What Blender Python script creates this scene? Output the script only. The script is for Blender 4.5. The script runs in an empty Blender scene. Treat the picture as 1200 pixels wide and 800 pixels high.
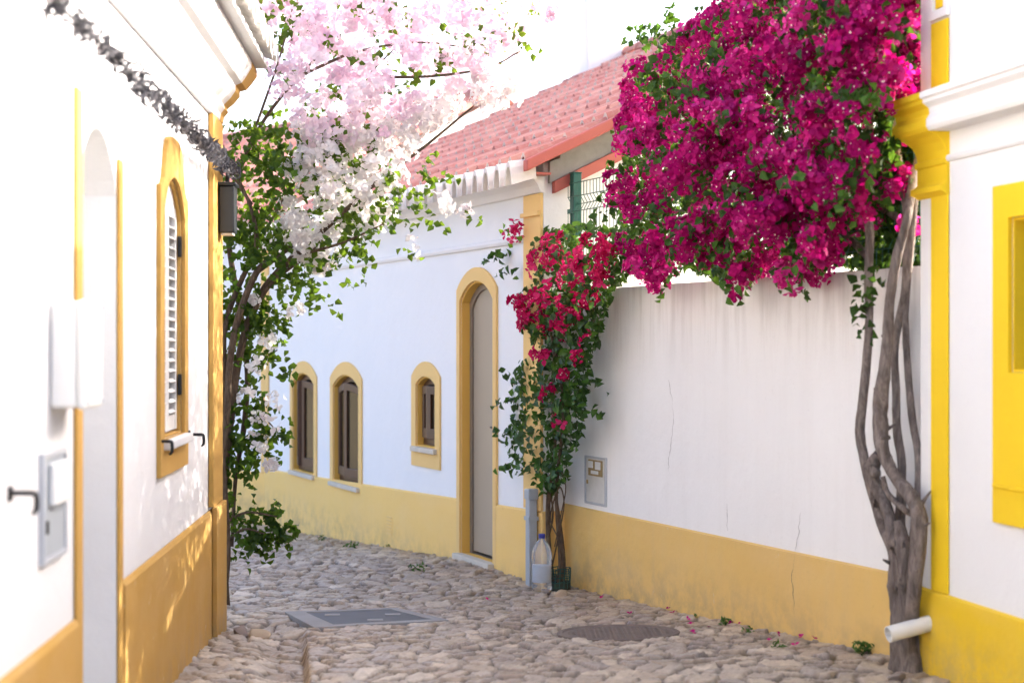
import bpy, bmesh, math, random
import numpy as np
from mathutils import Vector
from mathutils.geometry import tessellate_polygon

random.seed(11)
RNG = np.random.default_rng(7)
R = math.radians
scene = bpy.context.scene
COL = scene.collection
EYE = 1.6
FPX = 2000.0            # focal length in units of the 1200-wide photograph
HORIZ = 404.0

# ------------------------------------------------------------------ helpers
def ray(px, py):
    return np.array([(px - 600) / FPX, 1.0, (HORIZ - py) / FPX])

class Frame:
    """a vertical wall plane: s along it, n out of it to the street, z up"""
    def __init__(self, o, d, n):
        self.o = np.array([o[0], o[1], 0.0])
        d = np.array([d[0], d[1], 0.0]); self.d = d / np.linalg.norm(d)
        n = np.array([n[0], n[1], 0.0]); n -= self.d * n.dot(self.d); self.n = n / np.linalg.norm(n)
    def P(self, s, n, z):
        return tuple(self.o + self.d * s + self.n * n + np.array([0, 0, z]))
    def hit(self, px, py, n=0.0):
        r = ray(px, py)
        o = self.o + self.n * n
        t = o.dot(self.n) / r.dot(self.n)
        p = r * t
        return float((p - o).dot(self.d)), float(p[2] + EYE)
    def s(self, px, n=0.0): return self.hit(px, 404, n)[0]
    def z(self, px, py, n=0.0): return self.hit(px, py, n)[1]
    def pt(self, px, py, n=0.0):
        s, z = self.hit(px, py, n)
        return np.array(self.P(s, n, z))

def wloc(o):
    v = Vector((0, 0, 0))
    while o is not None:
        v += o.location; o = o.parent
    return v

class MB:
    def __init__(self): self.v = []; self.f = []; self.m = []
    def add(self, vs, fs, mi=0):
        b = len(self.v)
        self.v += [tuple(map(float, p)) for p in vs]
        self.f += [tuple(b + i for i in f) for f in fs]
        self.m += [mi] * len(fs)
        return self
    def box(self, F, s0, s1, n0, n1, z0, z1, mi=0):
        P = F.P
        vs = [P(s0,n0,z0),P(s1,n0,z0),P(s1,n1,z0),P(s0,n1,z0),P(s0,n0,z1),P(s1,n0,z1),P(s1,n1,z1),P(s0,n1,z1)]
        return self.add(vs, [(0,3,2,1),(4,5,6,7),(0,1,5,4),(1,2,6,5),(2,3,7,6),(3,0,4,7)], mi)
    def slab(self, F, outer, holes, nf, nb, mi=0, back=True):
        """polygon with holes in (s,z), from n=nf (front) to n=nb"""
        loops = [outer] + holes
        flat = [p for l in loops for p in l]
        tris = tessellate_polygon([[Vector((p[0], p[1], 0)) for p in l] for l in loops])
        N = len(flat)
        vs = [F.P(p[0], nf, p[1]) for p in flat] + [F.P(p[0], nb, p[1]) for p in flat]
        fs = [tuple(t) for t in tris]
        if back: fs += [tuple(i + N for i in reversed(t)) for t in tris]
        k = 0
        for l in loops:
            n = len(l)
            for i in range(n):
                a, b = k + i, k + (i + 1) % n
                fs.append((a, b, b + N, a + N))
            k += n
        return self.add(vs, fs, mi)
    def prism(self, F, prof, s0, s1, mi=0, e0=None, e1=None):
        """profile [(n,z)] swept along s; e0/e1 give each profile point its own end"""
        n = len(prof)
        a = [F.P(s0 if e0 is None else e0[i], p[0], p[1]) for i, p in enumerate(prof)]
        b = [F.P(s1 if e1 is None else e1[i], p[0], p[1]) for i, p in enumerate(prof)]
        tris = tessellate_polygon([[Vector((p[0], p[1], 0)) for p in prof]])
        fs = [tuple(t) for t in tris] + [tuple(i + n for i in reversed(t)) for t in tris]
        fs += [(i, (i + 1) % n, (i + 1) % n + n, i + n) for i in range(n)]
        return self.add(a + b, fs, mi)
    def tube(self, pts, rad, seg=8, mi=0, wob=0.0, cap=True, sub=4):
        pts = [np.array(p, float) for p in pts]
        if np.isscalar(rad): rad = [rad] * len(pts)
        if sub > 1 and len(pts) > 2:
            q, rr = [], []
            ext = [2*pts[0]-pts[1]] + pts + [2*pts[-1]-pts[-2]]
            for i in range(len(pts) - 1):
                p0, p1, p2, p3 = ext[i:i+4]
                for k in range(sub):
                    t = k / sub
                    q.append(0.5*((2*p1)+(-p0+p2)*t+(2*p0-5*p1+4*p2-p3)*t*t+(-p0+3*p1-3*p2+p3)*t**3))
                    rr.append(rad[i]*(1-t)+rad[i+1]*t)
            q.append(pts[-1]); rr.append(rad[-1]); pts, rad = q, rr
        up = np.array([0.3, 0.9, 0.1]); rings = []
        for i, p in enumerate(pts):
            t = pts[min(i+1, len(pts)-1)] - pts[max(i-1, 0)]
            t = t / (np.linalg.norm(t) + 1e-9)
            u = np.cross(t, up); 
            if np.linalg.norm(u) < 1e-3: u = np.cross(t, np.array([1.0,0,0]))
            u /= np.linalg.norm(u); w = np.cross(t, u); up = np.cross(u, t) if False else up
            ring = []
            for k in range(seg):
                a = 2*math.pi*k/seg
                r = rad[i] * (1 + wob * (math.sin(3*a + i*0.55) * .5 + math.sin(2*a - i*.9 + 1) * .3 + random.uniform(-.4, .4)))
                ring.append(p + (u*math.cos(a) + w*math.sin(a)) * r)
            rings.append(ring)
        vs = [p for r_ in rings for p in r_]
        fs = []
        for i in range(len(rings)-1):
            for k in range(seg):
                a, b = i*seg+k, i*seg+(k+1) % seg
                fs.append((a, b, b+seg, a+seg))
        if cap:
            fs.append(tuple(reversed(range(seg)))); fs.append(tuple((len(rings)-1)*seg + k for k in range(seg)))
        return self.add(vs, fs, mi)
    def lathe(self, c, prof, seg=20, mi=0):
        vs = []; fs = []
        for r, z in prof:
            for k in range(seg):
                a = 2*math.pi*k/seg
                vs.append((c[0]+r*math.cos(a), c[1]+r*math.sin(a), c[2]+z))
        for i in range(len(prof)-1):
            for k in range(seg):
                a, b = i*seg+k, i*seg+(k+1) % seg
                fs.append((a, b, b+seg, a+seg))
        fs.append(tuple(reversed(range(seg)))); fs.append(tuple((len(prof)-1)*seg+k for k in range(seg)))
        return self.add(vs, fs, mi)
    def build(self, name, mats, parent=None, smooth=False, bevel=0.0, recalc=True):
        me = bpy.data.meshes.new(name)
        off = wloc(parent) if parent else Vector((0, 0, 0))
        v = np.array(self.v, float) - np.array(off)
        me.from_pydata(v.tolist(), [], self.f)
        if not isinstance(mats, (list, tuple)): mats = [mats]
        for m in mats: me.materials.append(m)
        if any(self.m): me.polygons.foreach_set('material_index', self.m)
        if recalc:
            bm = bmesh.new(); bm.from_mesh(me)
            bmesh.ops.recalc_face_normals(bm, faces=bm.faces); bm.to_mesh(me); bm.free()
        if smooth: me.polygons.foreach_set('use_smooth', [True]*len(me.polygons))
        me.update()
        o = bpy.data.objects.new(name, me); COL.objects.link(o)
        if parent: o.parent = parent
        if bevel:
            b = o.modifiers.new('bevel', 'BEVEL'); b.width = bevel; b.segments = 2
            b.limit_method = 'ANGLE'; b.angle_limit = R(40)
        return o

def np_mesh(name, verts, tris, mats, parent=None, smooth=False, attrs=None, mi=None):
    me = bpy.data.meshes.new(name)
    off = np.array(wloc(parent)) if parent else np.zeros(3)
    v = (verts - off).astype(np.float32); k = tris.shape[1]
    me.vertices.add(len(v)); me.vertices.foreach_set('co', v.ravel())
    me.loops.add(tris.size); me.loops.foreach_set('vertex_index', tris.astype(np.int32).ravel())
    me.polygons.add(len(tris))
    me.polygons.foreach_set('loop_start', np.arange(0, tris.size, k, dtype=np.int32))
    me.polygons.foreach_set('loop_total', np.full(len(tris), k, dtype=np.int32))
    if not isinstance(mats, (list, tuple)): mats = [mats]
    for m in mats: me.materials.append(m)
    if mi is not None: me.polygons.foreach_set('material_index', mi.astype(np.int32))
    me.update(calc_edges=True)
    if smooth: me.polygons.foreach_set('use_smooth', np.ones(len(tris), dtype=bool))
    for an, av in (attrs or {}).items():
        a = me.attributes.new(an, 'FLOAT', 'POINT'); a.data.foreach_set('value', av.astype(np.float32))
    me.validate()
    o = bpy.data.objects.new(name, me); COL.objects.link(o)
    if parent: o.parent = parent
    return o

def tag(o, label, cat, group=None):
    o['label'] = label; o['category'] = cat
    if group: o['group'] = group
    return o
def thing(name, label, cat, loc, group=None):
    o = bpy.data.objects.new(name, None); COL.objects.link(o); o.location = loc
    o.empty_display_size = .2
    return tag(o, label, cat, group)
def kind(o, k): o['kind'] = k; return o

# ------------------------------------------------------------------ materials
class NT:
    def __init__(self, name):
        self.m = bpy.data.materials.new(name); self.m.use_nodes = True
        self.t = self.m.node_tree; self.t.nodes.clear()
        self.out = self.n('ShaderNodeOutputMaterial')
    def n(self, typ, **kw):
        x = self.t.nodes.new(typ)
        for k, v in kw.items(): setattr(x, k, v)
        return x
    def l(self, a, b): self.t.links.new(a, b)
    def noise(self, scale, detail=4, rough=.55, sc=(1,1,1), coord='Object', dist=0.0):
        tc = self.n('ShaderNodeNewGeometry') if coord == 'World' else self.n('ShaderNodeTexCoord')
        mp = self.n('ShaderNodeMapping'); mp.inputs['Scale'].default_value = sc
        self.l(tc.outputs['Position' if coord == 'World' else coord], mp.inputs['Vector'])
        nz = self.n('ShaderNodeTexNoise'); nz.inputs['Scale'].default_value = scale
        nz.inputs['Detail'].default_value = detail; nz.inputs['Roughness'].default_value = rough
        nz.inputs['Distortion'].default_value = dist
        self.l(mp.outputs[0], nz.inputs['Vector']); return nz.outputs['Fac']
    def ramp(self, fac, stops):
        r = self.n('ShaderNodeValToRGB'); e = r.color_ramp.elements
        while len(e) < len(stops): e.new(0.5)
        for el, (p, c) in zip(e, stops):
            el.position = p; el.color = (c, c, c, 1) if np.isscalar(c) else (*c, 1)
        self.l(fac, r.inputs[0]); return r.outputs['Color']
    def mix(self, fac, a, b, mode='MIX'):
        x = self.n('ShaderNodeMix', data_type='RGBA', blend_type=mode)
        for sock, v in ((x.inputs[0], fac), (x.inputs[6], a), (x.inputs[7], b)):
            if hasattr(v, 'is_output'): self.l(v, sock)
            elif np.isscalar(v): sock.default_value = v
            else: sock.default_value = (*v, 1)
        return x.outputs[2]
    def math(self, op, a, b=0.0, clamp=False):
        x = self.n('ShaderNodeMath', operation=op, use_clamp=clamp)
        for i, v in enumerate((a, b)):
            if hasattr(v, 'is_output'): self.l(v, x.inputs[i])
            else: x.inputs[i].default_value = v
        return x.outputs[0]
    def bump(self, h, strength=.3, dist=.01, prev=None):
        b = self.n('ShaderNodeBump'); b.inputs['Strength'].default_value = strength; b.inputs['Distance'].default_value = dist
        self.l(h, b.inputs['Height'])
        if prev: self.l(prev, b.inputs['Normal'])
        return b.outputs[0]
    def pbsdf(self, col, rough=.7, bump=None, metal=0.0, spec=.5, link=True, **kw):
        p = self.n('ShaderNodeBsdfPrincipled')
        if hasattr(col, 'is_output'): self.l(col, p.inputs['Base Color'])
        else: p.inputs['Base Color'].default_value = (*col, 1)
        if hasattr(rough, 'is_output'): self.l(rough, p.inputs['Roughness'])
        else: p.inputs['Roughness'].default_value = rough
        p.inputs['Metallic'].default_value = metal; p.inputs['Specular IOR Level'].default_value = spec
        if bump: self.l(bump, p.inputs['Normal'])
        for k, v in kw.items(): p.inputs[k].default_value = v
        if link: self.l(p.outputs[0], self.out.inputs[0])
        return p

def sc_(c, k): return tuple(min(1, x*k) for x in c)

def plaster(name, col, stain=.25, stain_col=None, streak=0.0, low=None, top=None, chips=0.0):
    """painted lime render: fine grain, faint blotches, rain streaks, scuffed foot"""
    t = NT(name)
    big = t.ramp(t.noise(1.6, 6, .62, coord='World'), [(.35, 0), (.72, 1)])
    c = t.mix(t.math('MULTIPLY', big, stain), col, stain_col or sc_(col, .78))
    if streak:
        st = t.ramp(t.noise(1.0, 7, .65, sc=(9, 9, .55), coord='World'), [(.5, 0), (.75, 1)])
        c = t.mix(t.math('MULTIPLY', st, streak), c, (.42, .39, .34))
    sp = t.ramp(t.noise(38, 3, .6, coord='World'), [(.60, 0), (.78, 1)])
    c = t.mix(t.math('MULTIPLY', sp, stain*.5), c, sc_(col, .6))
    if low is not None:
        g = t.n('ShaderNodeNewGeometry'); s = t.n('ShaderNodeSeparateXYZ'); t.l(g.outputs['Position'], s.inputs[0])
        h = t.n('ShaderNodeMapRange'); h.inputs[1].default_value = low; h.inputs[2].default_value = low + .34
        h.inputs[3].default_value = 1; h.inputs[4].default_value = 0
        t.l(s.outputs[2], h.inputs[0])
        nz = t.ramp(t.noise(7, 6, .7, coord='World'), [(.42, 0), (.62, 1)])
        c = t.mix(t.math('MULTIPLY', t.math('MULTIPLY', h.outputs[0], nz), .55), c, (.30, .23, .15))
    if chips:
        cn = t.ramp(t.noise(7.5, 9, .72, coord='World', dist=.8), [(.655, 0), (.675, 1)])
        c = t.mix(t.math('MULTIPLY', cn, chips), c, (.66, .62, .54))
        fd = t.ramp(t.noise(2.3, 3, .5, sc=(1, 1, 2.2), coord='World'), [(.4, 0), (.7, 1)])
        c = t.mix(t.math('MULTIPLY', fd, .22), c, tuple(min(1, x*.8 + .14) for x in col))
    if top is not None:
        g = t.n('ShaderNodeNewGeometry'); q = t.n('ShaderNodeSeparateXYZ'); t.l(g.outputs['Position'], q.inputs[0])
        h = t.n('ShaderNodeMapRange'); h.inputs[1].default_value = top - .55; h.inputs[2].default_value = top
        t.l(q.outputs[2], h.inputs[0])
        nz = t.ramp(t.noise(1.0, 8, .68, sc=(11, 11, .9), coord='World', dist=.4), [(.44, 0), (.66, 1)])
        c = t.mix(t.math('MULTIPLY', t.math('MULTIPLY', h.outputs[0], nz), .45), c, (.34, .32, .28))
    b1 = t.bump(t.noise(5, 5, .6, coord='World'), .35, .02)
    b2 = t.bump(t.noise(140, 3, .6, coord='World'), .22, .004, b1)
    t.pbsdf(c, .85, b2, spec=.25)
    return t.m

def simple(name, col, rough=.5, metal=0.0, var=.25, scale=18, bump=.1, spec=.5, **kw):
    t = NT(name)
    f = t.ramp(t.noise(scale, 5, .6), [(.3, 0), (.75, 1)])
    c = t.mix(t.math('MULTIPLY', f, var), col, sc_(col, .55))
    b = t.bump(t.noise(scale*4, 3), bump, .003)
    t.pbsdf(c, rough, b, metal, spec, **kw)
    return t.m

def petal(name, c1, c2, c3, trans=.45, rough=.6, gloss=.2, tcol=None):
    """thin leaf or bract: random tint per leaf (attribute), light passes through"""
    t = NT(name)
    a = t.n('ShaderNodeAttribute'); a.attribute_name = 'tint'
    c = t.ramp(a.outputs['Fac'], [(0, c1), (.5, c2), (1, c3)])
    p = t.pbsdf(c, rough, None, 0, gloss, link=False)
    tr = t.n('ShaderNodeBsdfTranslucent')
    if tcol is None: t.l(c, tr.inputs[0])
    else: t.l(t.mix(.5, c, tcol), tr.inputs[0])
    m = t.n('ShaderNodeMixShader'); m.inputs[0].default_value = trans
    t.l(p.outputs[0], m.inputs[1]); t.l(tr.outputs[0], m.inputs[2]); t.l(m.outputs[0], t.out.inputs[0])
    return t.m

def bark_mat(name, c1, c2, sc=1.0):
    t = NT(name)
    n1 = t.noise(17*sc, 8, .7, sc=(1, 1, .25), coord='World', dist=1.2)
    n2 = t.noise(60*sc, 4, .6, sc=(1, 1, .3), coord='World')
    c = t.mix(t.ramp(n1, [(.35, 0), (.65, 1)]), c1, c2)
    c = t.mix(t.math('MULTIPLY', t.ramp(n2, [(.45, 0), (.6, 1)]), .35), c, sc_(c1, .5))
    b = t.bump(n1, 1.0, .035); b = t.bump(n2, .7, .010, b)
    t.pbsdf(c, .9, b, spec=.2); return t.m

WHITE = plaster('white_limewash', (.80, .80, .79), .16, (.70, .69, .67))
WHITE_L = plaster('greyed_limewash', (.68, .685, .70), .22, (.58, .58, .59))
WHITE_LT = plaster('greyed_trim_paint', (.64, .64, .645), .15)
WHITE_OLD = plaster('weathered_limewash', (.84, .84, .83), .26, (.73, .72, .69), streak=.06, top=1.97)
WHITE_TRIM = plaster('white_trim_paint', (.80, .79, .77), .12)
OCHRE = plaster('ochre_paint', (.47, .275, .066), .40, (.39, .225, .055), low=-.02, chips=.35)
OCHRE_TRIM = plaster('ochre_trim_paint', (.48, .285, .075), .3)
SAND = plaster('sand_yellow_paint', (.74, .50, .165), .40, (.66, .43, .15), streak=.12, low=.02, chips=.4)
PALE = plaster('pale_yellow_paint', (.86, .575, .19), .35, (.80, .53, .20), low=-.22, chips=.35)
PALE_TRIM = plaster('pale_yellow_trim', (.80, .545, .215), .2)
REVEAL = plaster('ochre_reveal_paint', (.74, .45, .10), .25)
LEMON = plaster('lemon_yellow_paint', (.80, .53, .016), .4, (.72, .48, .05), low=.10, chips=.35)
LEMON_TRIM = plaster('lemon_trim_paint', (.86, .585, .02), .15)
STONE = simple('limestone', (.62, .56, .46), .8, var=.35, scale=12, bump=.25)
IRON = simple('black_iron', (.012, .013, .015), .45, .3, var=.3)
LAMPBLK = simple('black_lamp_metal', (.015, .02, .027), .35, .2, var=.3)
GLASS = simple('dark_window_glass', (.03, .024, .014), .16, var=.3, bump=0.0, spec=.25)
BROWN = simple('brown_window_frame', (.065, .026, .012), .4, var=.3, scale=9, bump=.08)
TAUPE = simple('taupe_door_paint', (.36, .30, .22), .42, var=.10, scale=3, bump=.03)
TAUPE_D = simple('taupe_door_frame', (.20, .16, .12), .45, var=.1, scale=3, bump=.03)
SHUT = simple('white_shutter_paint', (.66, .66, .65), .5, var=.15)
SHADE_FILL = simple('painted_shade', (.012, .011, .010), .9)  # near-black colour standing in for the shade inside openings
GREENM = simple('green_coated_metal', (.010, .085, .065), .4, var=.2)
GREYPL = simple('grey_plastic', (.36, .40, .44), .5, var=.15, scale=8)
GREYMT = simple('grey_cabinet_metal', (.45, .48, .52), .45, var=.2, scale=9)
WHITEPL = simple('white_plastic', (.74, .75, .74), .4, var=.12, scale=6)
WHITEMT = simple('white_enamel_metal', (.66, .66, .63), .5, var=.3, scale=14)
RUST = simple('rusty_metal', (.38, .28, .13), .8, var=.6, scale=22)
PIPEW = simple('white_pvc_pipe', (.78, .77, .73), .35, var=.2, scale=7)
BARK = bark_mat('pale_grey_bark', (.14, .11, .095), (.37, .31, .275))
BARKD = bark_mat('brown_bark', (.11, .075, .05), (.21, .15, .10), 1.5)
BLUECAP = simple('blue_cap', (.02, .03, .25), .4)
def roof_mat(name, c1, c2):
    t = NT(name)
    f = t.noise(3.2, 5, .6, coord='World'); g = t.noise(30, 4, .6, coord='World')
    c = t.mix(t.ramp(f, [(.3, 0), (.7, 1)]), c1, c2)
    c = t.mix(t.math('MULTIPLY', t.ramp(g, [(.5, 0), (.7, 1)]), .4), c, (.54, .40, .35))
    vo = t.n('ShaderNodeTexVoronoi'); vo.inputs['Scale'].default_value = 4.6
    gg = t.n('ShaderNodeNewGeometry'); t.l(gg.outputs['Position'], vo.inputs['Vector'])
    sx = t.n('ShaderNodeSeparateColor'); t.l(vo.outputs['Color'], sx.inputs[0])
    c = t.mix(t.math('MULTIPLY', t.ramp(sx.outputs[0], [(.55, 0), (1, 1)]), .55), c, (.33, .13, .10))
    c = t.mix(t.math('MULTIPLY', t.ramp(sx.outputs[1], [(.6, 0), (1, 1)]), .45), c, (.60, .36, .28))
    li = t.ramp(t.noise(13, 7, .7, coord='World'), [(.60, 0), (.68, 1)])
    c = t.mix(t.math('MULTIPLY', li, .45), c, (.36, .33, .27))
    t.pbsdf(c, .8, t.bump(g, .3, .006), spec=.3); return t.m
TILE = roof_mat('terracotta_tile', (.40, .145, .12), (.48, .215, .18))
MORTAR = simple('lime_mortar', (.66, .54, .46), .9, var=.5)
TILEW = simple('whitewashed_tile_end', (.74, .71, .66), .85, var=.3)
REDPAINT = simple('red_oxide_paint', (.42, .10, .075), .6, var=.2)
SOFFIT = simple('grey_soffit_board', (.30, .28, .26), .8, var=.4)
LEAF = petal('bougainvillea_leaf', (.012, .034, .008), (.025, .068, .012), (.08, .18, .025), .32, .5, .2, (.16, .30, .02))
LEAF_R = petal('glossy_green_leaf', (.012, .040, .010), (.028, .08, .015), (.08, .19, .025), .30, .42, .35, (.16, .30, .02))
LEAF_P = petal('dark_green_leaf', (.009, .028, .008), (.022, .062, .013), (.10, .23, .025), .42, .5, .2, (.38, .58, .03))
MAGENTA = petal('magenta_bract', (.24, .0015, .075), (.50, .004, .165), (.76, .06, .36), .45, .65, .15)
CRIMSON = petal('crimson_bract', (.40, .002, .05), (.60, .009, .11), (.76, .06, .22), .42, .65, .15)
PINK = petal('pale_pink_bract', (.74, .50, .63), (.82, .69, .76), (.86, .80, .82), .5, .7, .1)
WHITEB = petal('white_bract', (.74, .68, .68), (.82, .79, .78), (.86, .85, .84), .5, .7, .1)
CREAM = simple('cream_floret', (.85, .80, .66), .7, var=.1)
WEED = petal('weed_leaf', (.05, .12, .02), (.08, .18, .03), (.13, .24, .05), .3, .5, .3)
def clear_mat():
    t = NT('clear_bottle_plastic')
    t.pbsdf((.93, .95, .96), .12, t.bump(t.noise(12, 2), .2, .01), 0, .5, **{'Transmission Weight': .8, 'IOR': 1.2}); return t.m
CLEAR = clear_mat()

# ------------------------------------------------------------------ frames
L = Frame((-1.68, 9.74), (.0575, -1), (1, .0575))          # left house facade, s towards the camera
H = Frame((.212, 11.47), (-.41, 1), (-1, -.41))            # house with the red roof, s away from camera
G = Frame((.212, 11.47), (1, .41), (.41, -1))              # its gable end, s away from the street
W = Frame((.363, 11.53), (.41, -1), (-1, -.41))            # garden wall, s towards the camera
K = Frame((1.844, 7.70), (.2, -1), (-1, -.2))              # lemon-trimmed house on the right, s towards camera

def arch(s0, s1, z0, zs, zt, n=14):
    """opening with a segmental arched head, as a closed (s,z) loop"""
    a, b = min(s0, s1), max(s0, s1)
    w = (b - a) / 2; h = max(zt - zs, 1e-3); rr = (w*w + h*h) / (2*h); cz = zt - rr; c = (a + b)/2
    th = math.asin(min(1, w/rr))
    if h > w: th = math.pi - th
    lp = [(a, z0), (b, z0)]
    for i in range(n + 1):
        t = th - 2*th*i/n
        lp.append((c + rr*math.sin(t), cz + rr*math.cos(t)))
    return lp

# ------------------------------------------------------------------ ground
def gutter_x(Y): return -1.02 - .131*(Y - 7.9)
def gz(X, Y):
    X = np.asarray(X, float); Y = np.asarray(Y, float)
    z = np.interp(Y, [-4, 4, 8, 9.7, 11.4, 12.65, 17.5, 30], [.16, .12, .085, .02, -.03, -.01, -.31, -.8])
    z = z + np.clip((X + .2) * .022, -.05, .05) * np.interp(Y, [8, 13], [1, .2])
    # shallow gutter along the left house
    act = np.interp(Y, [9.2, 9.5], [1, 0])
    d = X - gutter_x(Y)
    prof = np.interp(d, [-.60, -.20, -.10, .06, .085, .25], [0.0, -.035, -.075, -.085, -.008, 0])
    z = z + prof * act
    # worn hollow round the roots at the corner
    z = z - .07*np.exp(-(((X+1.42)/.22)**2 + ((Y-9.72)/.2)**2))
    return z

def in_poly(px, py, poly):
    x = np.asarray(px); y = np.asarray(py); c = np.zeros(x.shape, bool); n = len(poly)
    dmin = np.full(x.shape, 1e9)
    for i in range(n):
        x0, y0 = poly[i]; x1, y1 = poly[(i+1) % n]
        hitc = ((y0 > y) != (y1 > y)) & (x < (x1-x0)*(y-y0)/((y1-y0) + 1e-9) + x0)
        c ^= hitc
        dx, dy = x1-x0, y1-y0; t = np.clip(((x-x0)*dx + (y-y0)*dy)/(dx*dx+dy*dy+1e-9), 0, 1)
        dmin = np.minimum(dmin, np.hypot(x-(x0+t*dx), y-(y0+t*dy)))
    return c, dmin

def build_road():
    xs = np.concatenate([np.arange(-9, -2.1, .05), np.arange(-2.1, 2.3, .0135), np.arange(2.3, 3.6, .06)])
    ys = np.concatenate([np.arange(-4, 6.2, .08), np.arange(6.2, 12.5, .0165), np.arange(12.5, 24, .03)])
    X, Y = np.meshgrid(xs, ys)
    # warped irregular slabs
    wx = X + .05*np.sin(2.1*Y+.6*X) + .03*np.sin(5.3*Y+1.7)
    wy = Y + .09*np.sin(1.5*X+.35*Y) + .03*np.sin(6.1*X)
    cw, ch = .125, .115
    u, v = wx/cw, wy/ch
    u = u + .5*(np.floor(v) % 2) * 0
    iu, iv = np.floor(u).astype(int), np.floor(v).astype(int)
    def hsh(a, b, k):
        h = (a*374761393 + b*668265263 + k*2147483647) & 0xffffffff
        h = ((h ^ (h >> 13)) * 1274126177) & 0xffffffff
        return ((h ^ (h >> 16)) & 0xffff) / 65535.0
    f1 = np.full(X.shape, 9.); f2 = f1.copy(); id1 = np.zeros(X.shape); 
    px1 = np.zeros(X.shape); py1 = np.zeros(X.shape); px2 = px1.copy(); py2 = py1.copy()
    ia = np.zeros(X.shape, int); ib = np.zeros(X.shape, int)
    for du in (-2, -1, 0, 1, 2):
        for dv in (-2, -1, 0, 1, 2):
            a, b = iu+du, iv+dv
            sx = (a + .5 + .88*(hsh(a, b, 1)-.5)) * cw; sy = (b + .5 + .88*(hsh(a, b, 2)-.5)) * ch
            wgt = .75 + .5*hsh(a, b, 9)
            d = np.hypot(wx - sx, wy - sy) * wgt
            n1 = d < f1
            n2 = (~n1) & (d < f2)
            f2 = np.where(n1, f1, np.where(n2, d, f2))
            f1 = np.where(n1, d, f1)
            px1 = np.where(n1, sx, px1); py1 = np.where(n1, sy, py1)
            ia = np.where(n1, a, ia); ib = np.where(n1, b, ib)
    edge = (f2 - f1)
    wv = .006*np.sin(41*X+13*Y)*np.sin(37*Y-9*X)
    e = np.clip((edge - .0045 + wv*.7) / .013, 0, 1)
    dome = e*e*(3-2*e)
    h1, h2, h3, h4 = hsh(ia, ib, 3), hsh(ia, ib, 4), hsh(ia, ib, 5), hsh(ia, ib, 6)
    hh = dome*(.009 + .011*(h1-.3) + (wx-px1)*(h2-.5)*.26 + (wy-py1)*(h3-.60)*.36)
    rough = .0010*np.sin(47*X-19*Y+h2*9)*np.sin(39*Y+23*X+h3*9) + .0025*np.sin(83*X+5*np.sin(31*Y))*np.sin(71*Y+4*np.sin(29*X)) + .002*RNG.standard_normal(X.shape)
    hh = hh + rough*dome - .008*(1-dome)
    Z = gz(X, Y) + hh
    # level bed under the two covers
    def flat(mask, z): 
        nonlocal Z
        Z = np.where(mask, z, Z)
    flat((np.hypot(X-.57, (Y-9.15)) < .36), np.minimum(Z, gz(X, Y) - .002))
    cq = [(-1.36, 10.2), (-1.10, 9.50), (-.36, 9.72), (-.70, 10.32)]
    ins = in_poly(X, Y, cq)[0]
    flat(ins, np.minimum(Z, gz(X, Y) - .004))
    V = np.stack([X, Y, Z], -1).reshape(-1, 3)
    ny, nx = X.shape
    i = np.arange(ny-1)[:, None]*nx + np.arange(nx-1)[None, :]
    Q = np.stack([i, i+1, i+nx+1, i+nx], -1).reshape(-1, 4)
    t = NT('worn_limestone_cobbles')
    a = t.n('ShaderNodeAttribute'); a.attribute_name = 'stone'
    g = t.n('ShaderNodeAttribute'); g.attribute_name = 'gap'
    c = t.ramp(a.outputs['Fac'], [(0, (.30, .235, .175)), (.3, (.50, .41, .305)), (.55, (.38, .325, .275)), (.75, (.57, .475, .355)), (1, (.66, .57, .455))])
    sp = t.noise(26, 6, .65, coord='World')
    c = t.mix(t.math('MULTIPLY', t.ramp(sp, [(.42, 0), (.68, 1)]), .4), c, (.22, .17, .13))
    pt = t.noise(1.3, 4, .6, coord='World')
    c = t.mix(t.math('MULTIPLY', t.ramp(pt, [(.45, 0), (.7, 1)]), .35), c, (.33, .25, .19))
    earth = t.mix(t.ramp(t.noise(9, 5, .6, coord='World'), [(.4, 0), (.65, 1)]), (.045, .030, .02), (.16, .11, .07))
    c = t.mix(g.outputs['Fac'], c, earth)
    b = t.bump(sp, .5, .012); b = t.bump(t.noise(120, 3, .6, coord='World'), .35, .004, b)
    t.pbsdf(c, t.math('ADD', t.math('MULTIPLY', sp, .5), .12), b, spec=.5)
    o = np_mesh('road', V, Q, t.m, None, True, {'stone': (h4*.75 + .25*h1).ravel(), 'gap': (1-np.clip((edge-.005+wv)/.014, 0, 1)).ravel()})
    kind(o, 'structure')
build_road()

# the land round the lane, one sheet to the horizon
g = MB(); n = 40
GS = 600.0
coords = np.sign(np.linspace(-1, 1, n)) * np.abs(np.linspace(-1, 1, n))**3 * GS
for j in range(n-1):
    for i in range(n-1):
        x0, x1, y0, y1 = coords[i], coords[i+1], coords[j], coords[j+1]
        g.add([(x0, y0, -1.0), (x1, y0, -1.0), (x1, y1, -1.0), (x0, y1, -1.0)], [(0, 1, 2, 3)])
tm = NT('dry_earth')
cc = tm.mix(tm.ramp(tm.noise(.5, 8, .6, coord='World'), [(.35, 0), (.65, 1)]), (.30, .22, .14), (.20, .18, .09))
tm.pbsdf(cc, .95, tm.bump(tm.noise(8, 5, coord='World'), .4, .03))
kind(g.build('ground', tm.m), 'structure')

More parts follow.
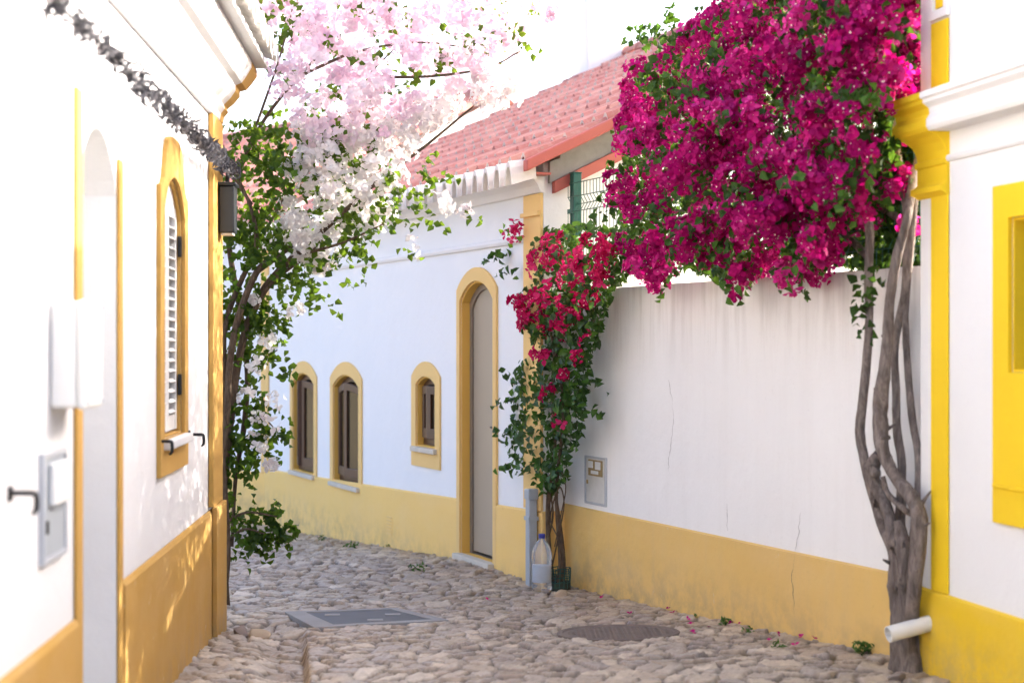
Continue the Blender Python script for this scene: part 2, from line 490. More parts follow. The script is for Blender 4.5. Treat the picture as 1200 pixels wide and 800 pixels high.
# ------------------------------------------------------------------ tiled roof
def tile_roof(mb, F, s0, s1, n_eave, z_eave, n_ridge, pitch, tw=.205, course=.34, thick=.03, pale=True, jit=.006):
    rs = random.Random(int(s1*100)+5)
    run = (n_eave - n_ridge) / math.cos(pitch)
    nt = max(1, round((s1-s0)/tw)); tw = (s1-s0)/nt; nc = math.ceil(run/course)
    prof = []
    for k in range(10):
        a = k/10
        h = math.sin(math.pi*a/.56)*.092 if a < .56 else -math.sin(math.pi*(a-.56)/.44)*.030
        prof.append((a, h))
    for c in range(nc):
        u0, u1 = c*course, min(run, (c+1)*course + .05)
        for t in range(nt):
            j = rs.uniform(-jit, jit); j2 = rs.uniform(-.012, .012); ln = rs.uniform(-jit, jit)
            row0, row1, low = [], [], []
            pr = prof + [(1.0, 0.0)]
            for a, h in pr:
                s = s0 + (t+a)*tw + ln
                hh0 = h*1.05 + .024 + j; hh1 = h*.86 + .006 + j
                for row, u, hv in ((row0, u0+j2, hh0), (row1, u1, hh1), (low, u0+j2+.002, h*1.0+.002)):
                    nn = n_eave - u*math.cos(pitch) - hv*math.sin(pitch)*0
                    zz = z_eave + u*math.sin(pitch) + hv*math.cos(pitch)
                    row.append(F.P(s, nn, zz))
            m = len(pr)
            vs = row0 + row1 + low
            fs = [(i, i+1, m+i+1, m+i) for i in range(m-1)]
            mb.add(vs, fs, 0)
            pk = pale and rs.random() < .8
            mb.add(row0 + low, [(i, i+1, m+i+1, m+i) for i in range(1, 5)], 1 if pk else 0)
            mb.add(row0 + low, [(i, i+1, m+i+1, m+i) for i in range(m-1) if not 1 <= i < 5], 0)
    return run

def ridge_tiles(mb, F, s0, s1, n, z, r=.11, ln=.42):
    k = max(1, round((s1-s0)/ln)); ln = (s1-s0)/k
    for i in range(k):
        a, b = s0+i*ln, s0+(i+1)*ln+.04
        vs = []
        for ss, rr in ((a, r*1.08), (b, r*.9)):
            for q in range(9):
                t = math.pi*q/8
                vs.append(F.P(ss, n + rr*math.cos(t)*1.15, z - .03 + rr*math.sin(t)))
        mb.add(vs, [(q, q+1, q+10, q+9) for q in range(8)] + [tuple(range(9))])

# ------------------------------------------------------------------ LEFT HOUSE
def left_house():
    t = thing('white_house', 'white house with ochre plinth, louvred arched window and heavy cornice, garland along it', 'house', L.P(0, 0, 0))
    zt = 3.22; S1 = 8.6
    ys = lambda Y: (9.74 - Y)*1.00165
    w0, w1 = ys(8.205), ys(7.54)
    d0, d1 = ys(6.42), ys(5.71)
    wh = arch(w0, w1, 1.18, 2.20, 2.37); dh = arch(d0, d1, .06, 2.16, 2.37)
    dh[0] = (dh[0][0], -.3); dh[1] = (dh[1][0], -.3)
    outer = [(0, -.35), (d0, -.35), (d0, -.30001), (d1, -.30001), (d1, -.35), (S1, -.35), (S1, zt), (0, zt)]
    # outer loop goes round the doorway, which stands on the ground
    dl = [(d0, -.35)] + [(d0, 2.16)] + [p for p in reversed(arch(d0, d1, .06, 2.16, 2.37)[3:-1])] + [(d1, 2.16), (d1, -.35)]
    outer = [(0, -.35)] + dl + [(S1, -.35), (S1, zt), (0, zt)]
    m = MB().slab(L, outer, [wh], 0, -.34)
    m.box(L, 0, .3, -.342, -4.5, -.35, zt); m.box(L, S1-.3, S1, -.342, -4.5, -.35, zt); m.box(L, .302, S1-.302, -4.5, -4.2, -.35, zt)
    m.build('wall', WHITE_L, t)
    # plinth, with its soft splayed top edge, on either side of the doorway
    zb = .70
    pl = lambda n: [(0.001, -.35), (n, -.35), (n, zb-.02), (n-.012, zb), (0.001, zb)]
    p = MB().prism(L, pl(.022), .0, d0-.08).prism(L, pl(.022), d1+.10, S1)
    p.box(L, -.02, .46, .0235, .05, -.35, zb+.015)
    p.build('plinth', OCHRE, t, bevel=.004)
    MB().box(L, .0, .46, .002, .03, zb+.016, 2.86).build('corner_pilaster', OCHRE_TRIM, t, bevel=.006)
    # door
    din = arch(d0, d1, -.35, 2.16, 2.37)
    dout = arch(d0-.08, d1+.10, -.35, 2.22, 2.455)
    band0 = [(d0-.08, -.35)] + [(d0, -.35)] + [(d0, 2.16)] + [q for q in reversed(din[3:-1])] + [(d1, 2.16), (d1, -.35), (d1+.10, -.35)] + dout[2:]
    for a, b, zt_ in ((d0-.08, d0-.001, 2.30), (d1+.001, d1+.10, 2.45)):
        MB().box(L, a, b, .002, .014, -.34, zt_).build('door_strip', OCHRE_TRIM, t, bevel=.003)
    dr = MB().slab(L, arch(d0+.002, d1-.002, .07, 2.155, 2.365), [], -.26, -.31)  .build('door', WHITEPL, t)
    pn = MB()
    for a, b in ((.16, .7), (.82, 1.45), (1.56, 2.05)): pn.box(L, d0+.1, d1-.1, -.259, -.25, a, b)
    pn.build('door_panel', WHITEPL, dr, bevel=.01)
    MB().lathe(L.P(d0+.12, -.23, 1.0), [(.0, -.02), (.018, -.018), (.022, 0), (.018, .018), (0, .02)], 12).build('handle', IRON, dr, smooth=True)
    MB().box(L, d0-.02, d1+.02, -.33, .05, -.1, .068).build('step', STONE, t, bevel=.01)
    # window
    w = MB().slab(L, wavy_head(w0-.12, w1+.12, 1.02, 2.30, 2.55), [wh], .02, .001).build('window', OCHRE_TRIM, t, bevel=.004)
    rv = MB().slab(L, arch(w0+.0015, w1-.0015, 1.1815, 2.1995, 2.3685), [arch(w0+.012, w1-.012, 1.19, 2.19, 2.357)], .0, -.2).build('reveal', OCHRE_TRIM, w)
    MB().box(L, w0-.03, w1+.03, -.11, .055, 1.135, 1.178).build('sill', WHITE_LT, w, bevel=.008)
    sh = MB()
    mid = (w0+w1)/2
    for a, b in ((w0+.014, mid-.004), (mid+.004, w1-.014)):
        sh.box(L, a, a+.05, -.055, -.018, 1.20, 2.27); sh.box(L, b-.05, b, -.055, -.018, 1.20, 2.27)
        for z in (1.20, 2.20): sh.box(L, a+.051, b-.051, -.052, -.021, z, z+.07)
        k = 0; z = 1.29
        while z < 2.19:
            q = [(-.012, z-.007), (-.015, z-.010), (-.034, z+.004), (-.031, z+.007)]
            sh.prism(L, q, a+.046, b-.046); z += .048
    sh.slab(L, [(w0+.014, 2.2705)] + [(w1-.014, 2.2705)] + [q for q in arch(w0+.014, w1-.014, 1.2, 2.2705, 2.352)[3:-1]], [], -.02, -.055)
    sh.build('shutter', SHUT, w)
    MB().box(L, w0+.016, w1-.016, -.0475, -.0525, 1.21, 2.30).build('pane_or_shade', SHADE_FILL, w)  # no glass: dark sheet painting the shade between the slats
    for z in (1.36, 2.02): MB().box(L, w0+.006, w0+.03, -.012, .006, z, z+.1).build('hinge', IRON, w, bevel=.003)
    # cornice: white, painted ochre where it turns over the pilaster
    prof = [(-.05, 2.862), (.028, 2.862), (.034, 2.90), (.055, 2.93), (.05, 2.95), (.085, 2.985), (.115, 3.03), (.115, 3.06), (.15, 3.075),
            (.175, 3.11), (.205, 3.16), (.205, 3.20), (-.05, 3.20)]
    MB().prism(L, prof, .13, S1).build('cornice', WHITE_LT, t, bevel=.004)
    MB().prism(L, prof, 0, .1295, e0=[-max(0, q[0]) for q in prof]).build('cornice_end', OCHRE_TRIM, t, bevel=.004)
    # eaves and roof
    rf = MB(); run = tile_roof(rf, L, -.25, S1, .33, 3.235, -2.3, R(24))
    roof = rf.build('roof', [TILEW, MORTAR], t, smooth=False, recalc=False)
    MB().box(L, -.16, S1, -.3, .27, 3.203, 3.232).build('eave_board', WHITE_LT, roof)
    bk = MB(); bk.add([L.P(-.25, -2.3, 4.41), L.P(S1, -2.3, 4.41), L.P(S1, -4.8, 3.3), L.P(-.25, -4.8, 3.3)], [(0, 1, 2, 3)])
    for s in (0.01, S1-.02): bk.add([L.P(s, 0, 3.2), L.P(s, -4.5, 3.2), L.P(s, -2.3, 4.35)], [(0, 1, 2)])
    bk.build('rear_roof', TILE, t)
    # iron shutter hooks
    for s, z, ln in ((ys(7.44), 1.18, .065), (ys(8.48), 1.155, .075), (ys(4.72), 1.19, .075), (ys(6.70), 1.17, .07)):
        if s < 0 or z is None: continue
        h = MB()
        h.tube([L.P(s, -.01, z), L.P(s, ln-.012, z), L.P(s, ln, z-.008), L.P(s, ln, z-.045), L.P(s, ln-.012, z-.058)], [.007, .008, .008, .008, .005], 8, sub=2)
        h.box(L, s-.018, s+.018, .001, .008, z-.02, z+.02)
        if abs(s-ys(6.70)) > .01: h.build('iron_hook', IRON, t, smooth=True)
    # faint scratch in the plinth
    return t
def wavy_head(a, b, z0, zs, zt):
    """surround with shoulders and a raised round centre"""
    c = (a+b)/2; w = (b-a)/2; lp = [(a, z0), (b, z0), (b, zs)]
    for i in range(1, 24):
        x = 1 - 2*i/24
        k = 1/(1+math.exp(-(.66-abs(x))*16)) if True else 0
        lp.append((c + w*x, zs + (zt-zs)*k*(1-.25*x*x)))
    lp.append((a, zs)); return lp
left_house()

# wall boxes on the left house
yL = lambda Y: (9.74 - Y)*1.00165
def meter_box():
    s0, s1 = yL(5.43), yL(5.09)
    t = thing('meter_cabinet', 'grey flush meter cabinet low on the white wall with a paler upper cover', 'meter box', L.P((s0+s1)/2, 0, .94))
    MB().slab(L, [(s0, .94), (s1, .94), (s1, 1.275), (s0, 1.275)], [[(s0+.018, .958), (s1-.018, .958), (s1-.018, 1.257), (s0+.018, 1.257)]], .018, -.05).build('frame', GREYMT, t, bevel=.002)
    MB().box(L, s0+.019, s1-.019, .006, .012, .959, 1.256).build('door', GREYPL, t, bevel=.002)
    MB().box(L, s0+.03, s1-.08, .0125, .035, 1.11, 1.24).build('cover', WHITEPL, t, bevel=.008)
    MB().box(L, s1-.06, s1-.045, .0125, .02, 1.03, 1.07).build('latch', IRON, t, bevel=.002)
meter_box()
def junction_box():
    s0, s1 = yL(5.52), yL(5.24)
    t = thing('junction_box', 'white plastic box sticking out of the wall above the grey cabinet', 'junction box', L.P((s0+s1)/2, 0, 1.40))
    MB().box(L, s0, s1, .001, .085, 1.405, 1.735).build('body', WHITEPL, t, bevel=.012)
    MB().box(L, s0-.006, s1+.006, .0855, .112, 1.40, 1.74).build('lid', WHITEPL, t, bevel=.012)
    for q, z in ((s0+.012, 1.42), (s0+.012, 1.72), (s1-.012, 1.42), (s1-.012, 1.72)):
        MB().lathe(L.P(q, .1125, z), [(0, -.006), (.007, -.006), (.007, .006), (0, .006)], 10).build('screw', GREYMT, t)
    MB().tube([L.P(s0+.08, .02, 1.74), L.P(s0+.08, .02, 1.9), L.P(s0+.08, .012, 2.15), L.P(s0+.08, .012, 2.55)], .008, 8).build('cable', WHITE_TRIM, t)
junction_box()

# lamp at the corner pilaster
def lamp():
    c = np.array(L.P(.17, .075, 2.21))
    t = thing('wall_lamp', 'black box-shaped lamp hung high on the ochre corner pilaster', 'lamp', tuple(c))
    b = MB()
    F2 = Frame((c[0], c[1]), (L.d[0], L.d[1]), (L.n[0], L.n[1]))
    b.slab(F2, [(-.07, 2.225), (.07, 2.225), (.085, 2.485), (-.085, 2.485)], [], .045, -.04)
    b.build('body', LAMPBLK, t, bevel=.008)
    MB().box(F2, -.095, .095, -.05, .055, 2.486, 2.505).build('cap', LAMPBLK, t, bevel=.006)
    MB().box(F2, -.055, .055, -.03, .035, 2.212, 2.2245).build('lens', SHUT, t, bevel=.004)
    a = MB().tube([F2.P(0, 0, 2.505), F2.P(0, 0, 2.60), F2.P(0, -.02, 2.63), F2.P(0, -.045, 2.63)], .012, 8)
    a.box(F2, -.03, .03, -.0445, -.035, 2.57, 2.68); a.build('bracket', LAMPBLK, t)
lamp()

# garland of tufts on a cord along the left house
def leaf_batch(cent, size, out, fold=.25, droop=.3, aspect=.62, spread=.8):
    """folded pointed leaves: six verts, four triangles each"""
    N = len(cent)
    nrm = out + RNG.normal(0, spread, (N, 3)); nrm /= np.linalg.norm(nrm, axis=1, keepdims=True) + 1e-9
    d = RNG.normal(0, 1, (N, 3)); d[:, 2] -= droop*2.2
    d -= nrm*np.sum(d*nrm, 1, keepdims=True); d /= np.linalg.norm(d, axis=1, keepdims=True) + 1e-9
    x = np.cross(d, nrm)
    sz = size if np.ndim(size) else np.full(N, size)
    T = np.array([(0, 0, 0), (-.5, .38, fold), (.5, .38, fold), (0, .45, 0), (-.30, .72, fold*.55), (.30, .72, fold*.55), (0, 1.0, -.10)])
    T[:, 0] *= aspect*1.25
    tri = np.array([(0, 3, 1), (0, 2, 3), (1, 3, 4), (3, 2, 5), (3, 6, 4), (3, 5, 6)])
    V = cent[:, None, :] + sz[:, None, None]*(T[None, :, 0:1]*x[:, None, :] + (T[None, :, 1:2]-.4)*d[:, None, :] + T[None, :, 2:3]*nrm[:, None, :])
    F = (np.arange(N)*len(T))[:, None, None] + tri[None]
    return V.reshape(-1, 3), F.reshape(-1, 3), len(T)

def bract_batch(cent, axis, size):
    """three papery bracts round a point, cupped along the axis"""
    N = len(cent)
    ax = axis/(np.linalg.norm(axis, axis=1, keepdims=True)+1e-9)
    u = np.cross(ax, RNG.normal(0, 1, (N, 3))); u /= np.linalg.norm(u, axis=1, keepdims=True)+1e-9
    w = np.cross(ax, u)
    Vs, Fs = [], []
    base = np.array([(0, 0), (-.40, .42), (.40, .42), (0, .5), (-.26, .78), (.26, .78), (0, 1.02)])
    lift = np.array([0, .46, .46, .34, .52, .52, .50])
    tri = np.array([(0, 3, 1), (0, 2, 3), (1, 3, 4), (3, 2, 5), (3, 6, 4), (3, 5, 6)])
    for k in range(3):
        a = 2*math.pi*k/3 + RNG.normal(0, .18, N)
        dr = u*np.cos(a)[:, None] + w*np.sin(a)[:, None]; sd = -u*np.sin(a)[:, None] + w*np.cos(a)[:, None]
        op = RNG.uniform(.55, 1.05, N)
        V = cent[:, None, :] + size[:, None, None]*(base[None, :, 0:1]*sd[:, None, :] + base[None, :, 1:2]*dr[:, None, :]*op[:, None, None]
            + lift[None, :, None]*ax[:, None, :]*(1.5-op)[:, None, None])
        Vs.append(V); Fs.append(tri)
    V = np.concatenate(Vs, 1); nv = V.shape[1]
    F = np.concatenate([tri + 7*k for k in range(3)], 0)
    F = (np.arange(N)*nv)[:, None, None] + F[None]
    return V.reshape(-1, 3), F.reshape(-1, 3), nv

GARL = petal('dark_garland_tissue', (.045, .045, .055), (.10, .10, .115), (.20, .19, .20), .15, .6, .2)
def garland():
    n0 = .10; z0 = 2.585
    t = thing('garland', 'dark grey tufted garland strung along the white wall below the cornice', 'garland', L.P(3, n0, z0))
    pts = []
    s = .02
    while s < 7.2:
        pts.append(L.P(s, n0, z0 - .012*math.sin(s*3.1)**2)); s += .25
    MB().tube(pts, .006, 6, sub=1).build('cord', IRON, t)
    C, O = [], []
    s = .06
    while s < 7.0:
        k = 44
        step = .13 if s < 1.7 else (.21 if s < 2.7 else .30)
        c = np.array(L.P(s, n0, z0 - .012*math.sin(s*3.1)**2))
        a = RNG.normal(0, 1, (k, 3)); a /= np.linalg.norm(a, axis=1, keepdims=True)
        C.append(c + a*np.array([.048, .060, .048])*RNG.uniform(.2, 1.1, (k, 1))); O.append(a)
        s += step*random.uniform(.85, 1.15)
    C = np.concatenate(C); O = np.concatenate(O)
    V, F, nv = leaf_batch(C, RNG.uniform(.03, .06, len(C)), O, droop=.1, aspect=.20)
    np_mesh('tufts', V, F, GARL, t, False, {'tint': np.repeat(RNG.uniform(0, 1, len(C)), nv)})
garland()

# ------------------------------------------------------------------ HOUSE WITH THE RED ROOF
RIDGE_U = 4.2; PITCH = R(26)
EAVE_Z = 2.79
def far_house():
    t = thing('arched_door_house', 'low white house with red tiled roof, tall arched door and three small arched windows', 'house', H.P(0, 0, 0))
    S1 = H.s(312)
    wins = [(344, 369, 437, 553.5), (391.5, 421.5, 439, 567), (489, 511.5, 441, 524)]
    holes = []; W_ = []
    for (pa, pb, yt, yb) in wins:
        a, b = H.s(pb), H.s(pa); c = (pa+pb)/2
        zt = H.z(c, yt); zb = H.z((pa+pb)/2, yb)
        W_.append((a, b, zb, zt)); holes.append(arch(a, b, zb, zt-.12*(b-a)/.9, zt))
    da, db = H.s(580), H.s(541); dzt = H.z(560, 329); dzb = H.z(560, 655)
    dh = arch(da, db, dzb, dzt-.14, dzt)
    m = MB().slab(H, [(0, -.9), (S1, -.9), (S1, EAVE_Z+.03), (0, EAVE_Z+.03)], holes + [dh], 0, -.30)
    ug = RIDGE_U*2
    rz = EAVE_Z + .03 + RIDGE_U*math.tan(PITCH)
    m.slab(G, [(.302, -.9), (ug, -.9), (ug, EAVE_Z+.03), (RIDGE_U, rz), (.302, EAVE_Z+.03+.302*math.tan(PITCH))], [], 0, -.3)
    GF = Frame(H.P(S1, 0, 0)[:2], (1, .41), (.41, -1))
    m.slab(GF, [(.302, -.9), (ug, -.9), (ug, EAVE_Z+.03), (RIDGE_U, rz), (.302, EAVE_Z+.03+.302*math.tan(PITCH))], [], .3, 0)
    m.box(H, .301, S1-.301, -ug, -ug+.3, -.9, EAVE_Z)
    m.build('wall', WHITE, t)
    # plinth: top edge sinks a little along the lane
    zA, zB = .47, H.z(315, 551)
    def plz(s): return zA + (zB - zA)*s/S1
    pm = MB()
    cuts = [(0.0, da-.062), (db+.062, S1)]
    for a, b in cuts:
        n_ = .018
        vs = [H.P(s, n, z) for s in (a, b) for (n, z) in ((.001, -.9), (n_, -.9), (n_, plz(s)), (.001, plz(s)+.012))]
        pm.add(vs, [(0, 1, 2, 3), (7, 6, 5, 4), (0, 4, 5, 1), (1, 5, 6, 2), (2, 6, 7, 3), (3, 7, 4, 0)])
    n_ = .018
    vs = [G.P(s, n, z) for s in (-.018, .16) for (n, z) in ((.001, -.9), (n_, -.9), (n_, zA), (.001, zA+.012))]
    pm.add(vs, [(0, 1, 2, 3), (7, 6, 5, 4), (0, 4, 5, 1), (1, 5, 6, 2), (2, 6, 7, 3), (3, 7, 4, 0)])
    pm.build('plinth', PALE, t)
    pp = MB().box(H, 0, .30, .002, .024, zA+.014, EAVE_Z-.17)
    pp.box(H, 0, .31, .0255, .045, EAVE_Z-.32, EAVE_Z-.29)
    pp.build('corner_pilaster', PALE_TRIM, t, bevel=.004)
    MB().box(H, S1-.14, S1, .002, .02, zB+.02, EAVE_Z-.17).build('corner_pilaster', PALE_TRIM, t, bevel=.004)
    # string course and eaves band
    pr = [(.001, 2.30), (.022, 2.305), (.03, 2.325), (.022, 2.345), (.001, 2.352)]
    MB().prism(H, pr, .302, S1-.142).build('string_course', WHITE_TRIM, t)
    MB().prism(H, [(.001, EAVE_Z-.17), (.03, EAVE_Z-.165), (.05, EAVE_Z-.12), (.09, EAVE_Z-.075), (.10, EAVE_Z-.04), (.001, EAVE_Z-.04)], -.02, S1).build('eave_moulding', WHITE_TRIM, t)
    # door
    z0 = dzb
    dsur = MB().slab(H, arch(da-.065, db+.065, z0-.02, dzt-.06, dzt+.10), [dh], .02, .001).build('door_surround', PALE_TRIM, t, bevel=.003)
    MB().slab(H, arch(da+.001, db-.001, z0+.001, dzt-.141, dzt-.001), [arch(da+.014, db-.014, z0+.012, dzt-.152, dzt-.013)], .0, -.09).build('reveal', REVEAL, dsur)
    dr = MB().slab(H, arch(da+.06, db-.06, z0+.03, dzt-.20, dzt-.06), [], -.075, -.12).build('door', TAUPE, t, bevel=.003)
    MB().slab(H, arch(da+.015, db-.015, z0+.013, dzt-.154, dzt-.015), [arch(da+.061, db-.061, z0+.0131, dzt-.201, dzt-.061)], -.06, -.115).build('door_frame', TAUPE_D, dr, bevel=.003)
    MB().tube([H.P(da+.10, -.08, z0+.98), H.P(da+.10, -.04, z0+.98), H.P(da+.17, -.035, z0+.98)], .008, 8).build('handle', IRON, dr)
    MB().box(H, da-.03, db+.03, -.2, .07, z0-.12, z0+.011).build('doorstep', STONE, t, bevel=.008)
    # windows
    for i, (a, b, zb, zt) in enumerate(W_):
        sp = zt-.12*(b-a)/.9
        hole = arch(a, b, zb, sp, zt)
        e = .095 if i < 2 else .11
        if i < 2: outer = arch(a-e, b+e, zb-.03, zt-.03, zt+.12)
        else: outer = arch(a-e, b+e, zb-.16, zt-.0, zt+.12)
        w = MB().slab(H, outer, [hole], .016, .001).build('window', PALE_TRIM, t, bevel=.003)
        MB().slab(H, arch(a+.001, b-.001, zb+.001, sp-.001, zt-.001), [arch(a+.012, b-.012, zb+.012, sp-.01, zt-.012)], 0, -.085).build('reveal', REVEAL, w)
        MB().box(H, a-.05, b+.05, -.1, .05, zb-.042, zb-.001).build('sill', STONE, w, bevel=.006)
        a2, b2, c = a+.014, b-.014, (a+b)/2
        fr = MB().slab(H, arch(a2, b2, zb+.013, sp-.01, zt-.014), [arch(a2+.05, b2-.05, zb+.063, sp-.03, zt-.066)], -.05, -.11)
        fr.build('frame', BROWN, w, bevel=.004)
        MB().box(H, a2+.04, b2-.04, -.10, -.105, zb+.05, zt-.04).build('pane_or_shade', GLASS, w)
        # casements ajar, swung out of the frame into the reveal
        wd = (b2 - a2)/2 - .038
        for sg, hinge, ang in ((1, a2+.035, R(9)), (-1, b2-.035, R(5 if i else 14))):
            ca, sa = math.cos(ang), math.sin(ang)
            d2 = H.d*sg*ca + H.n*sa
            n2 = H.n*ca - H.d*sg*sa
            o2 = np.array(H.P(hinge, -.045, 0))
            F2 = Frame(o2[:2], d2[:2], n2[:2])
            zl, zh = zb+.07, sp-.02
            curve = lambda s: zh + (zt-.075-zh)*(1-(1-min(1, s/wd))**2)
            top = [(wd*k/8, curve(wd*k/8)) for k in range(8, -1, -1)]
            it = [(.06+(wd-.12)*k/8, curve(.06+(wd-.12)*k/8)-.065) for k in range(8, -1, -1)]
            cs = MB().slab(F2, [(0, zl), (wd, zl)] + top, [[(.06, zl+.08), (wd-.06, zl+.08)] + it], .02, -.02).build('casement', BROWN, w, bevel=.003)
            MB().box(F2, .04, wd-.04, -.003, .003, zl+.05, zh).build('glass', GLASS, cs)
    # vent slits in the plinth
    sv = H.s(459); v = MB(); zv = H.z(459, 626)
    for k in range(6): v.box(H, sv-.07, sv+.07, .019, .024, zv+.028*k, zv+.014+.028*k)
    v.build('vent', PALE_TRIM, t)
    # roof
    rf = MB(); tile_roof(rf, H, -.16, S1+.05, .20, EAVE_Z-.03, -RIDGE_U, PITCH)
    roof = rf.build('roof', [TILE, MORTAR], t, recalc=False)
    zr = EAVE_Z - .03 + (RIDGE_U+.20)*math.tan(PITCH)
    rd = MB(); ridge_tiles(rd, H, -.16, S1+.05, -RIDGE_U, zr+.07); rd.build('ridge_tile', TILE, roof)
    bk = MB(); bk.add([H.P(-.16, -RIDGE_U, zr+.02), H.P(S1+.05, -RIDGE_U, zr+.02), H.P(S1+.05, -2*RIDGE_U-.2, EAVE_Z-.03), H.P(-.16, -2*RIDGE_U-.2, EAVE_Z-.03)], [(0, 1, 2, 3)])
    bk.build('rear_slope', TILE, roof)
    # whitewashed ends of the eaves tiles
    ev = MB(); s = -.15
    nt = round((S1+.21)/.205); tw = (S1+.21)/nt
    for k in range(nt):
        s0 = -.16 + k*tw
        c = s0 + .28*tw
        for (rr, ra, n0, n1, dz) in ((.066, 1, .12, .30, .045),):
            vs = []
            for nn, q in ((n0, .9), (n1, 1.05)):
                for rad in (rr*q, (rr-.014)*q):
                    for j in range(9):
                        th = math.pi*j/8
                        vs.append(H.P(c + rad*math.cos(th)*.92, nn, EAVE_Z - .125 + (rad*math.sin(th)*2.3) - (nn-.1)*.30 + dz))
            fs = []
            for j in range(8): fs += [(j, j+1, j+19, j+18), (9+j, 9+j+1, 27+j+1, 27+j), (18+j, 19+j, 28+j, 27+j), (j, j+1, 10+j, 9+j)]
            fs += [(0, 18, 27, 9), (8, 26, 35, 17)]
            ev.add(vs, fs)
    ev.build('eave_tiles', TILEW, roof, recalc=True)
    MB().box(H, -.14, S1, .005, .13, EAVE_Z-.06, EAVE_Z-.046).build('eave_board', REDPAINT, roof)
    # verge: red barge edge on the gable, grey soffit under it
    def slope(n): return EAVE_Z - .03 + (.20 - n)*math.tan(PITCH)
    vg = MB()
    nn = [.22, -RIDGE_U]
    vs = []
    for s in (-.24, -.165):
        for n in nn:
            vs += [H.P(s, n, slope(n)-.015), H.P(s, n, slope(n)+.062)]
    vg.add(vs, [(0, 1, 3, 2), (4, 6, 7, 5), (0, 4, 5, 1), (2, 3, 7, 6), (1, 5, 7, 3), (0, 2, 6, 4)])
    vg.build('barge_edge', REDPAINT, roof, bevel=.01)
    sf = MB(); vs = []
    for s in (-.163, .02):
        for n in (-.05, -RIDGE_U):
            vs += [H.P(s, n, slope(n)-.045), H.P(s, n, slope(n)-.018)]
    sf.add(vs, [(0, 1, 3, 2), (4, 6, 7, 5), (0, 4, 5, 1), (2, 3, 7, 6), (1, 5, 7, 3), (0, 2, 6, 4)])
    sf.build('soffit', SOFFIT, roof)
    b2 = MB(); vs = []
    for s in (-.06, -.004):
        for n in (-.06, -RIDGE_U):
            vs += [H.P(s, n, slope(n)-.27), H.P(s, n, slope(n)-.19)]
    b2.add(vs, [(0, 1, 3, 2), (4, 6, 7, 5), (0, 4, 5, 1), (2, 3, 7, 6), (1, 5, 7, 3), (0, 2, 6, 4)])
    b2.build('rafter', REDPAINT, roof)
    b3 = MB(); vs = []
    for s in (-.04, -.004):
        for n in (-.03, -RIDGE_U):
            vs += [H.P(s, n, slope(n)-.188), H.P(s, n, slope(n)-.047)]
    b3.add(vs, [(0, 1, 3, 2), (4, 6, 7, 5), (0, 4, 5, 1), (2, 3, 7, 6), (1, 5, 7, 3), (0, 2, 6, 4)])
    b3.build('gable_board', SOFFIT, roof)
    # chimney just behind the ridge line
    cs = H.s(697, -RIDGE_U+.35); hw = .20
    Zc = zr
    ch = MB().box(H, cs-hw*1.15, cs+hw*1.15, -RIDGE_U+.1, -RIDGE_U+.55, zr-.4, zr+.62)
    chm = ch.build('chimney', WHITE, t, bevel=.015)
    cap = MB().box(H, cs-hw*.55, cs+hw*.55, -RIDGE_U+.2, -RIDGE_U+.45, zr+.622, zr+.86)
    cap.box(H, cs-hw*.65, cs+hw*.65, -RIDGE_U+.18, -RIDGE_U+.47, zr+.8605, zr+.90)
    for k in range(4):
        for zz in (.70, .78):
            s = cs - hw*.42 + k*hw*.24
            cap.box(H, s, s+.022, -RIDGE_U+.4495, -RIDGE_U+.4525, zr+zz, zr+zz+.04, 1)  # dark patch painted as the shade in a vent hole
    cap.build('cap', [WHITE, SHADE_FILL], chm, bevel=.0)
    return t, S1
_, S_END = far_house()

